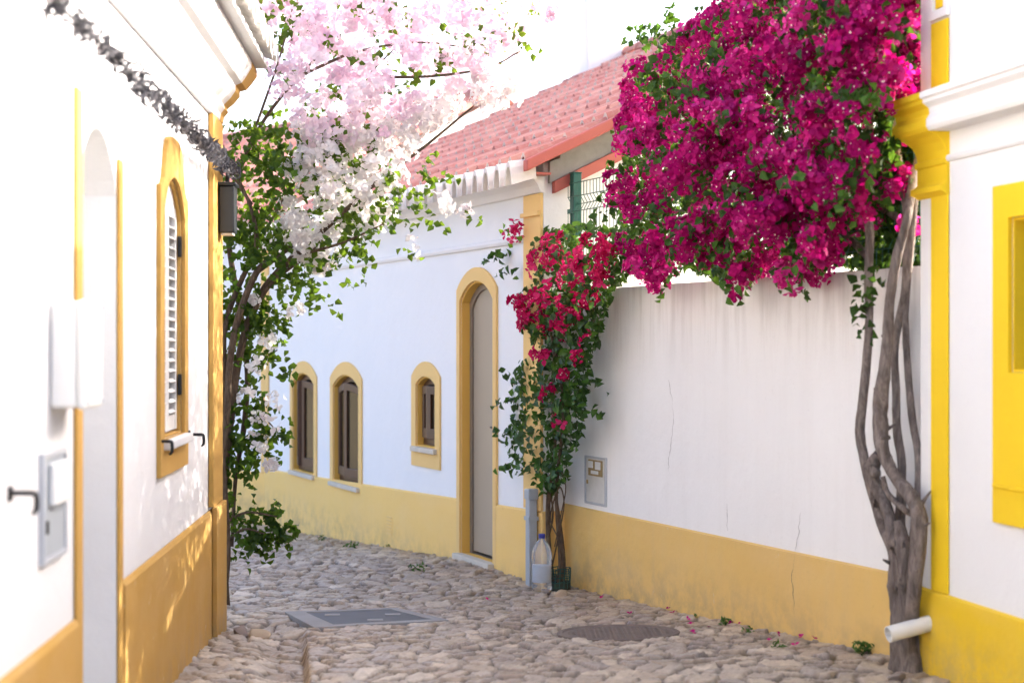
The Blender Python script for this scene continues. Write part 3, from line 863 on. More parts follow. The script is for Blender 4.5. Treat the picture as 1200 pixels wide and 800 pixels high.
# next house down the lane, seen through the pale bougainvillea
def next_house():
    o = H.P(S_END+.02, -.05, 0)
    N2 = Frame(o[:2], (-.85, 1), (-1, -.85))
    t = thing('neighbour_house', 'white house with pale yellow foot further down the lane behind the climbing plant', 'house', o)
    hole = arch(2.2, 3.1, .2, 1.35, 1.5); dho = arch(4.6, 5.5, -.35, 1.8, 1.95)
    m = MB().slab(N2, [(0, -1.2), (11, -1.2), (11, 3.0), (0, 3.0)], [hole, dho], 0, -.3)
    m.box(N2, 0, .3, -.302, -6, -1.2, 3.0); m.box(N2, 10.7, 11, -.302, -6, -1.2, 3.0)
    m.build('wall', WHITE, t)
    p = MB().prism(N2, [(.001, -1.2), (.018, -1.2), (.018, .2), (.001, .21)], 0, 4.5); p.prism(N2, [(.001, -1.2), (.018, -1.2), (.018, .2), (.001, .21)], 5.6, 11)
    p.build('plinth', PALE, t)
    MB().box(N2, 0, .16, .002, .022, .212, 2.9).build('corner_pilaster', PALE_TRIM, t)
    w = MB().slab(N2, arch(2.08, 3.22, .17, 1.48, 1.66), [hole], .016, .001).build('window', PALE_TRIM, t)
    MB().slab(N2, hole, [arch(2.26, 3.04, .26, 1.31, 1.44)], -.1, -.15).build('frame', BROWN, w)
    MB().box(N2, 2.2, 3.1, -.15, -.16, .2, 1.5).build('pane_or_shade', GLASS, w)
    MB().slab(N2, dho, [], -.15, -.2).build('door', BROWN, t)
    rf = MB(); tile_roof(rf, N2, -.1, 11.1, .22, 2.95, -3.2, R(26)); roof = rf.build('roof', [TILE, MORTAR], t, recalc=False)
    rdg = MB(); ridge_tiles(rdg, N2, -.1, 11.1, -3.2, 4.66); rdg.build('ridge_tile', TILE, roof)
    for sa, sb in ((0.0, .3), (10.7, 11.0)):
        vs = [N2.P(q, n, z) for q in (sa, sb) for n, z in ((-.02, 2.98), (-6.0, 2.98), (-3.2, 4.56))]
        MB().add(vs, [(0, 1, 2), (5, 4, 3), (0, 3, 4, 1), (1, 4, 5, 2), (2, 5, 3, 0)]).build('gable', WHITE, t)
    bk = MB().add([N2.P(-.1, -3.2, 4.63), N2.P(11.1, -3.2, 4.63), N2.P(11.1, -6.3, 2.95), N2.P(-.1, -6.3, 2.95)], [(0, 1, 2, 3)]); bk.build('rear_slope', TILE, roof)
next_house()

# ------------------------------------------------------------------ GARDEN WALL
WALL_TOP = 1.965; WALL_END = W.s(1079) + .25
def garden_wall():
    t = thing('garden_wall', 'white rendered garden wall with sand yellow foot, cracked, magenta bougainvillea hanging over it', 'wall', W.P(0, 0, 0))
    ln = WALL_END
    top = [(-.0, -.5), (ln, -.5), (ln, WALL_TOP)]
    k = 40
    for i in range(k, -1, -1): top.append((ln*i/k, WALL_TOP - .004 + .002*math.sin(i*.9) + random.uniform(-.002, .002)))
    MB().slab(W, top[:2] + top[3:], [], 0, -.20).build('wall', WHITE_OLD, t, bevel=.012)
    vs = [W.P(s, n, z) for s in (.0, ln-.0) for (n, z) in ((.001, -.5), (.016, -.5), (.016, .523), (.001, .531))]
    MB().add(vs, [(0, 1, 2, 3), (7, 6, 5, 4), (0, 4, 5, 1), (1, 5, 6, 2), (2, 6, 7, 3), (3, 7, 4, 0)]).build('plinth', SAND, t)
    ck = MB()
    CR = simple('crack_dirt', (.10, .085, .07), .95)
    for line in ([(788, 470), (789, 500), (786, 522), (783, 540), (784, 556)], [(938, 600), (936, 622), (931, 650)],
                 [(931, 650), (928, 676), (930, 700), (931, 722)], [(851, 590), (853, 622)], [(783, 445), (788, 470)]):
        nn = .0175 if line[0][1] >= 650 else .002
        pts = []
        for (x0, y0), (x1, y1) in zip(line[:-1], line[1:]):
            for q in range(5):
                f = q/5; pts.append((x0+(x1-x0)*f+random.uniform(-.9, .9), y0+(y1-y0)*f))
        pts.append(line[-1])
        L_, R_ = [], []
        for i, (x, y) in enumerate(pts):
            s, z = W.hit(x, y, nn); wd = .0022*(.35+random.random())*math.sin(math.pi*(i+.6)/(len(pts)+.2))
            L_.append(W.P(s-wd, nn, z)); R_.append(W.P(s+wd, nn, z))
        m = len(pts); ck.add(L_+R_, [(i, i+1, m+i+1, m+i) for i in range(m-1)])
    ck.build('crack', CR, t, recalc=False)
garden_wall()

def gas_box():
    s0, s1 = W.s(687), W.s(711.5); z1 = W.z(687, 533); z0 = W.z(687, 589)
    t = thing('water_meter_hatch', 'old stained white meter hatch in the garden wall beside the climbing plant', 'meter box', W.P((s0+s1)/2, 0, z0))
    MB().slab(W, [(s0, z0), (s1, z0), (s1, z1), (s0, z1)], [[(s0+.014, z0+.014), (s1-.014, z0+.014), (s1-.014, z1-.014), (s0+.014, z1-.014)]], .014, -.02).build('frame', GREYMT, t, bevel=.002)
    MB().box(W, s0+.015, s1-.015, .002, .008, z0+.015, z1-.015).build('door', WHITEMT, t, bevel=.002)
    h = (z1-z0); w = s1-s0
    MB().box(W, s0+.2*w, s1-.15*w, .0085, .016, z0+.60*h, z0+.93*h).build('rust_plate', RUST, t, bevel=.002)
    p = MB()
    for a, b, c, d in ((.24, .44, .76, .90), (.56, .80, .74, .90), (.36, .70, .64, .71)): p.box(W, s0+a*w, s0+b*w, .0165, .022, z0+c*h, z0+d*h)
    p.build('dial', WHITEPL, t, bevel=.002)
    MB().box(W, s0+.1*w, s0+.16*w, .0085, .014, z0+.42*h, z0+.5*h).build('lock', RUST, t)
gas_box()

def fence():
    t = thing('wire_fence', 'dark green welded wire fence on top of the garden wall', 'fence', W.P(1, -.1, WALL_TOP))
    nf = -.035; z0 = WALL_TOP + .0; z1 = 2.68
    sp = .085
    posts = [sp, sp+1.95]
    for s in posts:
        p = MB().box(W, s-.032, s+.032, nf-.03, nf+.03, z0-.05, z1+.07); p.box(W, s-.036, s+.036, nf-.034, nf+.034, z1+.0705, z1+.078)
        po = p.build('post', GREENM, t, bevel=.004)
        for z in (z0+.15, z1-.2): MB().box(W, s-.045, s+.045, nf+.031, nf+.042, z, z+.03).build('clamp', GREENM, po)
    m = MB(); a, b = sp-.05, WALL_END-.05
    def prof(z):
        for zc in (z0+.14, z1-.14):
            d = abs(z-zc)
            if d < .05: return .035*(1-d/.05)
        return 0.0
    zs = [z0+.02, z0+.09, z0+.14, z0+.19, (z0+z1)/2, z1-.19, z1-.14, z1-.09, z1]
    s = a
    while s < b:
        m.tube([W.P(s, nf+.033-prof(z)*.8, z) for z in zs], .0026, 4, sub=1, cap=False); s += .05
    for z in zs[1:]:
        m.tube([W.P(a, nf+.036-prof(z)*.8, z), W.P(b, nf+.036-prof(z)*.8, z)], .003, 4, sub=1)
    m.build('wire_panel', GREENM, t)
fence()

# ------------------------------------------------------------------ RIGHT HOUSE
K_TOP = 3.62  # unseen top, height chosen for the shadow edge on the left house
def right_house():
    t = thing('lemon_trim_house', 'white house with lemon yellow stripe, plinth and window surround behind the bare trunk', 'house', K.P(0, 0, 0))
    S1 = 8.0
    wa = K.s(1187); wb = wa + .85
    z1, z0 = 2.11, 1.49
    hole = [(wa, z0), (wb, z0), (wb, z1), (wa, z1)]
    m = MB().slab(K, [(0, -.5), (S1, -.5), (S1, K_TOP), (0, K_TOP)], [hole], 0, -.3)
    m.box(K, 0, .3, -.302, -6, -.5, K_TOP); m.box(K, S1-.3, S1, -.302, -6, -.5, K_TOP); m.box(K, .302, S1-.302, -6, -5.7, -.5, K_TOP)
    m.build('wall', WHITE, t)
    zb = .515
    MB().prism(K, [(.001, -.5), (.016, -.5), (.016, zb-.01), (.006, zb), (.001, zb)], -.015, S1).build('plinth', LEMON, t, bevel=.002)
    a, b = K.s(1093.5), K.s(1113)
    MB().box(K, a, b, .002, .012, zb+.002, 2.40).build('yellow_stripe', LEMON_TRIM, t, bevel=.003)
    MB().box(K, a, b, .002, .012, 2.72, 3.02).build('upper_stripe', LEMON_TRIM, t, bevel=.003)
    MB().slab(K, [(a-.01, 3.03), (b+.012, 3.03), (b+.012, 3.5), (a-.01, 3.5)], [[(a+.03, 3.07), (b-.028, 3.07), (b-.028, 3.46), (a+.03, 3.46)]], .02, .001).build('panel_frame', WHITE_TRIM, t, bevel=.003)
    MB().box(K, a+.04, b-.038, .001, .008, 3.08, 3.45).build('panel', LEMON_TRIM, t)
    # capital over the stripe
    cap = [(-.02, 2.252), (.012, 2.252), (.022, 2.262), (.04, 2.272), (.04, 2.295), (.022, 2.306), (.014, 2.318), (.014, 2.385), (.024, 2.39), (.024, 2.412), (.014, 2.42),
           (.018, 2.45), (.035, 2.485), (.065, 2.512), (.10, 2.528)]
    cor = [(.10, 2.53), (.112, 2.545), (.112, 2.575), (.095, 2.60), (.10, 2.625), (.128, 2.645), (.128, 2.66), (.142, 2.665), (.142, 2.692), (-.02, 2.715)]
    prof = cap + cor
    MB().prism(K, prof, -.01, b, e0=[-max(0, p[0])*.55 for p in prof]).build('capital', LEMON_TRIM, t, bevel=.003)
    cor2 = [(-.02, 2.527), (.10, 2.527), (.112, 2.545), (.112, 2.575), (.095, 2.60), (.10, 2.625), (.128, 2.645), (.128, 2.66), (.142, 2.665), (.142, 2.692), (-.02, 2.715)]
    MB().prism(K, cor2, b+.0005, S1).build('cornice', WHITE_TRIM, t, bevel=.003)
    MB().prism(K, [(.001, 2.395), (.014, 2.398), (.02, 2.41), (.014, 2.424), (.001, 2.427)], b+.001, S1).build('string_course', WHITE_TRIM, t)
    MB().prism(K, [(-.05, K_TOP), (.05, K_TOP), (.09, K_TOP+.06), (.09, K_TOP+.1), (-.05, K_TOP+.12)], -.05, S1).build('parapet_coping', WHITE_TRIM, t)
    MB().box(K, .0, S1, -6, -.06, K_TOP+.001, K_TOP+.03).build('roof', TILE, t)
    # window surround
    s0 = K.s(1168.5); e = wa - s0
    zt_, zb_ = K.z(1168, 219), K.z(1172, 612)
    w = MB().slab(K, [(s0, zb_), (wb+e, zb_), (wb+e, zt_), (s0, zt_)], [hole], .022, .001).build('window', LEMON_TRIM, t, bevel=.003)
    MB().slab(K, [(wa+.001, z0+.001), (wb-.001, z0+.001), (wb-.001, z1-.001), (wa+.001, z1-.001)], [[(wa+.012, z0+.012), (wb-.012, z0+.012), (wb-.012, z1-.012), (wa+.012, z1-.012)]], 0, -.22).build('reveal', LEMON_TRIM, w)
    MB().box(K, s0+.02, wb+e-.02, .023, .034, 1.02, 1.035).build('sill', LEMON_TRIM, w, bevel=.003)
    MB().slab(K, [(wa+.013, z0+.013), (wb-.013, z0+.013), (wb-.013, z1-.013), (wa+.013, z1-.013)], [[(wa+.06, z0+.06), (wb-.06, z0+.06), (wb-.06, z1-.06), (wa+.06, z1-.06)]], -.14, -.2).build('frame', BROWN, w)
    MB().box(K, wa+.05, wb-.05, -.18, -.185, z0+.05, z1-.05).build('pane_or_shade', GLASS, w)
    # drain pipe poking from the plinth over the roots
    p0 = K.pt(1092, 729, .0); p1 = K.pt(1041, 743, .21)
    d = p1 - p0; d /= np.linalg.norm(d)
    pm = MB(); r = .036
    A = p0 - d*.03
    pm.tube([A, p1], r, 20, sub=1, cap=False); pm.tube([A, p1], r-.005, 20, sub=1, cap=False)
    # rim
    u = np.cross(d, [0, 0, 1]); u /= np.linalg.norm(u); v = np.cross(u, d)
    vs = [p1 + (u*math.cos(k*math.pi/10)+v*math.sin(k*math.pi/10))*rr for rr in (r, r-.005) for k in range(20)]
    pm.add(vs, [(k, (k+1) % 20, 20+(k+1) % 20, 20+k) for k in range(20)])
    pm.build('drain_pipe', PIPEW, t, smooth=True, recalc=False)
    return t
right_house()

# ------------------------------------------------------------------ PLANTS
def sample(poly, F, nc, half, N, bias=0.0, edge=55, dens=None, lump=0.0, cap=None):
    """points through the volume that an outline on wall plane F encloses; thick in the middle, thin at the rim"""
    xs = [p[0] for p in poly]; ys = [p[1] for p in poly]
    out = []; cnt = 0
    while cnt < N:
        px = RNG.uniform(min(xs), max(xs), 4*N); py = RNG.uniform(min(ys), max(ys), 4*N)
        ok, d = in_poly(px, py, poly)
        if dens is not None: ok &= RNG.uniform(0, 1, len(px)) < dens(px, py)
        px, py, d = px[ok], py[ok], d[ok]
        k = np.sqrt(np.clip(d/edge, .04, 1))
        q = RNG.uniform(-1, 1, len(px))
        if bias: q = np.where(RNG.uniform(0, 1, len(px)) < bias, np.sqrt(np.abs(q))*1.0, q)
        n = nc + half*k*q + (lump*np.sin(px*.067+1)*np.sin(py*.071+px*.02) if lump else 0)
        if cap is not None: n = np.minimum(n, cap(px, py))
        # ray / offset plane
        r = np.stack([(px-600)/FPX, np.ones_like(px), (HORIZ-py)/FPX], 1)
        o = F.o[None] + F.n[None]*n[:, None]
        t = (o*F.n[None]).sum(1)/(r*F.n[None]).sum(1)
        p = r*t[:, None]; p[:, 2] += EYE
        out.append(np.concatenate([p, px[:, None], py[:, None], q[:, None]], 1)); cnt += len(px)
    return np.concatenate(out)[:N]

def clusters(cent, out, nper, rad, size, name, mat, parent, florets=True, squash=1.0, tintbias=None):
    C, A, T = [], [], []
    for i, c in enumerate(cent):
        k = max(3, int(RNG.normal(nper, nper*.3)))
        a = RNG.normal(0, 1, (k, 3)) + out[i]*.7; a /= np.linalg.norm(a, axis=1, keepdims=True)
        r = rad*RNG.uniform(.6, 1.35)
        C.append(c + a*r*RNG.uniform(.55, 1.05, (k, 1))*np.array([1, 1, squash])); A.append(a)
        b = RNG.uniform(0, 1) if tintbias is None else tintbias[i]
        T.append(np.clip(.55*b + .45*RNG.uniform(0, 1, k), 0, 1))
    C = np.concatenate(C); A = np.concatenate(A); T = np.concatenate(T)
    V, F, nv = bract_batch(C, A + RNG.normal(0, .25, A.shape), RNG.uniform(size*.55, size*1.3, len(C)))
    b = np_mesh(name, V, F, mat, parent, False, {'tint': np.repeat(T, nv)})
    if florets:
        k = RNG.uniform(0, 1, len(C)) < .35
        V, F, nv = bract_batch(C[k] + A[k]*size*.35, A[k], np.full(k.sum(), size*.16))
        kind(np_mesh('florets', V, F, CREAM, b, False), 'stuff')
    return b

def leaves(P, out, size, name, mat, parent, tint=None, **kw):
    V, F, nv = leaf_batch(P, RNG.uniform(size*.65, size*1.25, len(P)), out, **kw)
    T = RNG.beta(1.6, 2.4, len(P)) if tint is None else tint
    return np_mesh(name, V, F, mat, parent, False, {'tint': np.repeat(T, nv)})

def sprig_points(P0, D, k, ln, jit=.012):
    """leaves strung along short twigs starting at P0 in direction D"""
    out = []
    for p, d in zip(P0, D):
        d = d/np.linalg.norm(d)
        t = np.linspace(0, 1, k)[:, None]
        sag = np.array([0, 0, -1.0])*(t**2)*ln*.35
        out.append(p + d*t*ln + sag + RNG.normal(0, jit, (k, 3)))
    return np.concatenate(out)

def magenta_tree():
    base = W.pt(1063, 786, .13); base[2] = gz(base[0], base[1])
    t = thing('bougainvillea', 'magenta bougainvillea with bare twisted grey trunks in the corner by the lemon stripe', 'climbing tree', tuple(base))
    tr = MB()
    jr = random.Random(5)
    def path(pts, n=.13): return [W.pt(x+jr.uniform(-1.6, 1.6), y+jr.uniform(-2, 2), (n if len(q) == 0 else q[0]) + jr.uniform(-.008, .008)) for x, y, *q in pts]
    px = 1/250.
    # base
    tr.tube(path([(1064, 800), (1063, 780), (1061, 745), (1058, 700), (1054, 668), (1049, 640)], .13), [.10, .076, .064, .060, .052, .030], 18, wob=.24)
    tr.tube(path([(1068, 795), (1068, 760), (1069, 720), (1071, 670), (1073, 630), (1075, 594)], .10), [.070, .052, .046, .042, .036, .030], 14, wob=.22)
    tr.tube(path([(1056, 790), (1060, 740), (1062, 690), (1060, 640), (1055, 610)], .16), [.06, .045, .04, .034, .024], 10, wob=.16)
    # A: left sweeping stem
    tr.tube(path([(1056, 690), (1051, 650), (1036, 612), (1022, 575), (1012, 538), (1009, 506), (1011, 460), (1014, 425), (1019, 369), (1019, 325), (1018, 280), (1016, 235), (1015, 190), (1020, 120), (1010, 60)], .15),
            [.042, .036, .029, .025, .024, .023, .022, .021, .020, .020, .021, .021, .019, .016, .011], 10, wob=.10)
    # B: thick knobbly centre stem
    tr.tube(path([(1068, 720), (1076, 660), (1077, 610), (1066, 580), (1054, 562), (1042, 545), (1034, 525), (1031, 500), (1032, 475), (1036, 440), (1038, 406), (1041, 362), (1050, 310), (1060, 260, .15), (1070, 210, .06), (1080, 170, -.08), (1080, 110, -.2)], .19),
            [.03, .036, .036, .032, .027, .027, .032, .034, .036, .030, .026, .023, .022, .021, .019, .016, .011], 12, wob=.20)
    tr.tube(path([(1027, 556), (1023, 545), (1028, 530)], .2), [.02, .035, .02], 9, wob=.25)
    tr.tube(path([(1050, 640), (1040, 600), (1024, 560), (1027, 540)], .17), [.03, .028, .03, .02], 9, wob=.1)
    # C, D: rear stems
    tr.tube(path([(1056, 640), (1054, 612), (1055, 575), (1055, 537), (1052, 500), (1050, 456), (1048, 415), (1053, 375), (1060, 337), (1062, 290), (1062, 240), (1050, 170), (1040, 90)], .08),
            [.028, .024, .022, .020, .020, .019, .018, .018, .018, .018, .018, .015, .01], 9, wob=.12)
    tr.tube(path([(1078, 630), (1078, 594), (1077, 537), (1071, 495), (1066, 456), (1063, 400), (1063, 360), (1066, 300), (1070, 235), (1074, 180, -.05), (1076, 100, -.1)], .07),
            [.028, .022, .019, .018, .017, .016, .016, .016, .018, .015, .01], 9, wob=.12)
    tr.tube(path([(1033, 556), (1040, 575), (1054, 590), (1066, 600)], .16), [.012, .014, .015, .014], 7)
    # limbs running into the crown over the wall
    for pts in ([(1016, 235), (985, 200), (930, 170), (860, 150), (790, 160)], [(1015, 190), (970, 130), (900, 90), (820, 90)], [(1050, 170), (1000, 90), (930, 30), (860, 20)],
                [(1019, 300), (980, 270), (920, 255), (850, 250), (770, 245)], [(1060, 260), (1010, 230), (960, 190)]):
        tr.tube(path(pts, .0), [.02, .017, .013, .009, .005][:len(pts)], 7, wob=.08)
    rnd = random.Random(3)
    for _ in range(26):                                     # broken snags
        x, y = rnd.choice([(1061, 745), (1058, 700), (1051, 650), (1034, 520), (1032, 480), (1074, 600), (1022, 575), (1038, 406), (1069, 700), (1047, 660)])
        a = W.pt(x+rnd.uniform(-8, 8), y+rnd.uniform(-20, 20), .17); d = np.array([rnd.uniform(-1, 1), -rnd.uniform(0, 1), rnd.uniform(0, 1)]); d /= np.linalg.norm(d)
        tr.tube([a, a+d*.035, a+d*rnd.uniform(.05, .075)], [.011, .008, .004], 6, wob=.2, sub=1)
    tr.build('trunk', BARK, t, smooth=True)
    # crown
    crown = [(742, 84), (734, 130), (731, 180), (720, 226), (722, 262), (734, 298), (752, 326), (768, 332), (784, 312), (806, 308), (826, 324), (850, 330), (880, 326), (900, 310), (914, 332),
             (942, 332), (964, 326), (978, 296), (1010, 262), (1030, 235), (1090, 215), (1095, -130), (1060, -200), (915, -190), (868, -50), (838, 20), (804, 40), (780, 66)]  # top edge lies above the view, raised to shade the left house
    right = [(978, 180), (1092, 160), (1092, 310), (1062, 330), (1020, 345), (1005, 312), (978, 312)]
    outv = W.n*1.0 + np.array([0, 0, .25])
    nC, hC = .12, .42
    # blossom clusters: uneven density so leaf gaps show
    def dens(px, py):
        g = .60 + .55*np.sin(px*.050+1.3+.02*py)*np.sin(py*.056+.7-.013*px) + .25*np.sin(px*.12+py*.09)
        g = np.where((px > 985) & (py > 170), .10, g)
        g = np.where((px > 1045) & (py > 120), .15, g)
        return np.clip(g, .06, 1)
    capn = lambda x, y: np.interp(x, [960, 1030, 1055, 1090], [.7, .30, .02, -.10]) - .0*y
    S = sample(crown, W, nC, hC, 430, bias=.8, dens=dens, lump=.14, cap=capn)
    S = np.concatenate([S, S, S]); S[430:, :3] += RNG.normal(0, .055, (860, 3))
    O = outv[None] + RNG.normal(0, .35, (len(S), 3))
    tb = np.clip(.5 + .35*np.sin(S[:, 3]*.04 + 2)*np.sin(S[:, 4]*.045) + RNG.normal(0, .2, len(S)) + .15*(120-S[:, 4])/200, 0, 1)  # lighter towards the top: sunlit crown painted into the bract tint
    clusters(S[:, :3], O, 15, .052, .036, 'blossoms', MAGENTA, t, tintbias=tb)
    # leaves in the crown: inside and scattered through the front
    S2 = sample(crown, W, nC-.08, hC*.85, 8600, bias=.25, lump=.14, cap=capn)
    lv = S2[:, :3]
    S3 = sample(crown, W, nC+.02, hC*1.0, 260, bias=.9, lump=.14, cap=capn)        # leafy sprigs on the outside
    sp = sprig_points(S3[:, :3], outv[None]*.6 + RNG.normal(0, .7, (len(S3), 3)), 12, .15, .02)
    S4 = sample(right, W, -.16, .20, 2600)
    strag = [(775, 40), (790, 32), (770, 56), (800, 38), (782, 62), (798, 50)]
    pst = np.array([W.pt(x-6, y, .1) for x, y in strag])
    sp2 = sprig_points(pst, np.array([[-.8, 0, .6]]*6) + RNG.normal(0, .4, (6, 3)), 14, .20, .02)
    hang = np.array([W.pt(x, y, .16) for x, y in [(1012, 300), (1020, 318), (1030, 310), (1015, 340), (1018, 350)]])
    sp3 = sprig_points(hang, np.array([[-.2, 0, -1.]]*5), 10, .14, .02)
    bright = np.array([W.pt(x, y, .42) for x, y in [(1008, 104), (1018, 98), (1030, 112), (1012, 196), (1002, 192), (1022, 108)]])
    sp4 = sprig_points(bright, np.array([[.1, 0, -.6]]*6) + RNG.normal(0, .5, (6, 3)), 9, .10, .025)
    lv2 = sample(crown, W, -.50, .45, 8500, cap=capn, edge=30)[:, :3]  # deep leaves behind the wall, added to block low sun and darken gaps
    P = np.concatenate([lv, sp, S4[:, :3], sp2, sp3, sp4, lv2])
    T = np.concatenate([RNG.beta(1.3, 3.2, len(lv)), RNG.beta(2, 2, len(sp)), RNG.beta(1.2, 3.4, len(S4)), RNG.beta(3, 1.6, len(sp2)), RNG.beta(1.5, 2.5, len(sp3)), RNG.uniform(.8, 1, len(sp4)), RNG.beta(1.3, 3.2, len(lv2))])
    leaves(P, outv[None] + 0*P, .052, 'foliage', LEAF, t, tint=T)
magenta_tree()

def red_climber():
    base = W.pt(652, 682, .14); base[2] = gz(base[0], base[1])
    t = thing('bougainvillea', 'slim crimson bougainvillea climbing where the garden wall meets the arched-door house', 'climbing plant', tuple(base))
    n = .15
    P = lambda pts, nn=n: [W.pt(x, y, nn) for x, y in pts]
    st = MB()
    st.tube(P([(650, 690), (646, 670), (643, 640), (642, 600), (645, 565), (650, 530), (648, 470), (652, 400), (668, 340), (690, 300), (712, 290)]), [.026, .02, .017, .016, .015, .014, .012, .011, .010, .008, .005], 8, wob=.12)
    st.tube(P([(655, 690), (657, 660), (654, 620), (652, 580), (655, 540), (660, 490), (655, 430), (640, 370), (628, 320)], .17), [.02, .016, .013, .012, .012, .011, .009, .007, .004], 8, wob=.12)
    st.tube(P([(660, 688), (661, 655), (656, 610), (650, 570), (648, 540)], .12), [.014, .011, .009, .008, .006], 7, wob=.12)
    st.tube(P([(646, 668), (655, 625), (661, 590), (656, 570), (648, 590), (645, 610), (654, 630), (660, 650)], .19), .005, 6)
    st.tube(P([(650, 640), (658, 600), (663, 570), (655, 550), (640, 560)], .2), .004, 6)
    st.tube(P([(640, 640), (648, 600), (640, 560), (632, 520), (620, 470)], .14), [.008, .007, .006, .005, .003], 6)
    st.tube(P([(652, 560), (630, 555), (606, 546), (590, 544)], .16), [.006, .005, .004, .002], 6)
    st.tube(P([(640, 360), (615, 330), (594, 302), (582, 296)], .14), [.006, .005, .003, .002], 6)
    for r in range(7):
        a = 6.28*r/7; c = W.pt(653, 684, .15)
        st.tube([c + np.array([0, 0, .05]), c + np.array([math.cos(a)*.06, math.sin(a)*.05, .0]), c + np.array([math.cos(a)*.11, math.sin(a)*.09, -.05])], [.014, .012, .006], 6, wob=.15)
    st.build('stem', BARKD, t, smooth=True)
    body = [(640, 268), (690, 262), (735, 270), (742, 318), (716, 342), (708, 380), (694, 420), (690, 455), (684, 500), (675, 532), (664, 548), (668, 562), (640, 584), (622, 572), (628, 548), (600, 540),
            (592, 515), (604, 480), (598, 452), (612, 425), (640, 412), (612, 392), (606, 352), (630, 320), (618, 288)]
    outv = W.n + np.array([0, 0, .25])
    S = sample(body, W, .17, .17, 2500, edge=40)
    tw = np.array(P([(606, 546), (620, 552), (594, 300), (606, 320), (600, 470), (596, 510), (612, 440), (588, 298), (690, 440), (684, 480)], .2))
    sp = sprig_points(tw, np.array([[-1, 0, .15]]*8 + [[1, -.3, -.2]]*2) + RNG.normal(0, .25, (10, 3)), 9, .13, .018)
    Pn = np.concatenate([S[:, :3], sp])
    T = np.where(RNG.uniform(0, 1, len(Pn)) < .7, RNG.beta(1.5, 2.8, len(Pn)), RNG.beta(3, 1.5, len(Pn)))
    leaves(Pn, outv[None] + 0*Pn, .062, 'foliage', LEAF_R, t, tint=T)
    top = [(640, 278), (690, 276), (730, 285), (722, 315), (698, 345), (686, 378), (660, 390), (615, 385), (604, 352), (632, 318), (618, 290)]
    S1_ = sample(top, W, .2, .17, 64, bias=.8, edge=40)[:, :3]
    ex = np.array(P([(601, 268), (604, 276), (612, 272), (646, 460), (656, 492), (640, 420), (676, 418), (655, 378), (688, 400), (606, 352), (616, 372), (630, 415), (662, 440)], .27))
    S5 = np.concatenate([S1_, ex])
    clusters(S5, outv[None] + RNG.normal(0, .3, (len(S5), 3)), 9, .055, .038, 'blossoms', CRIMSON, t)
red_climber()

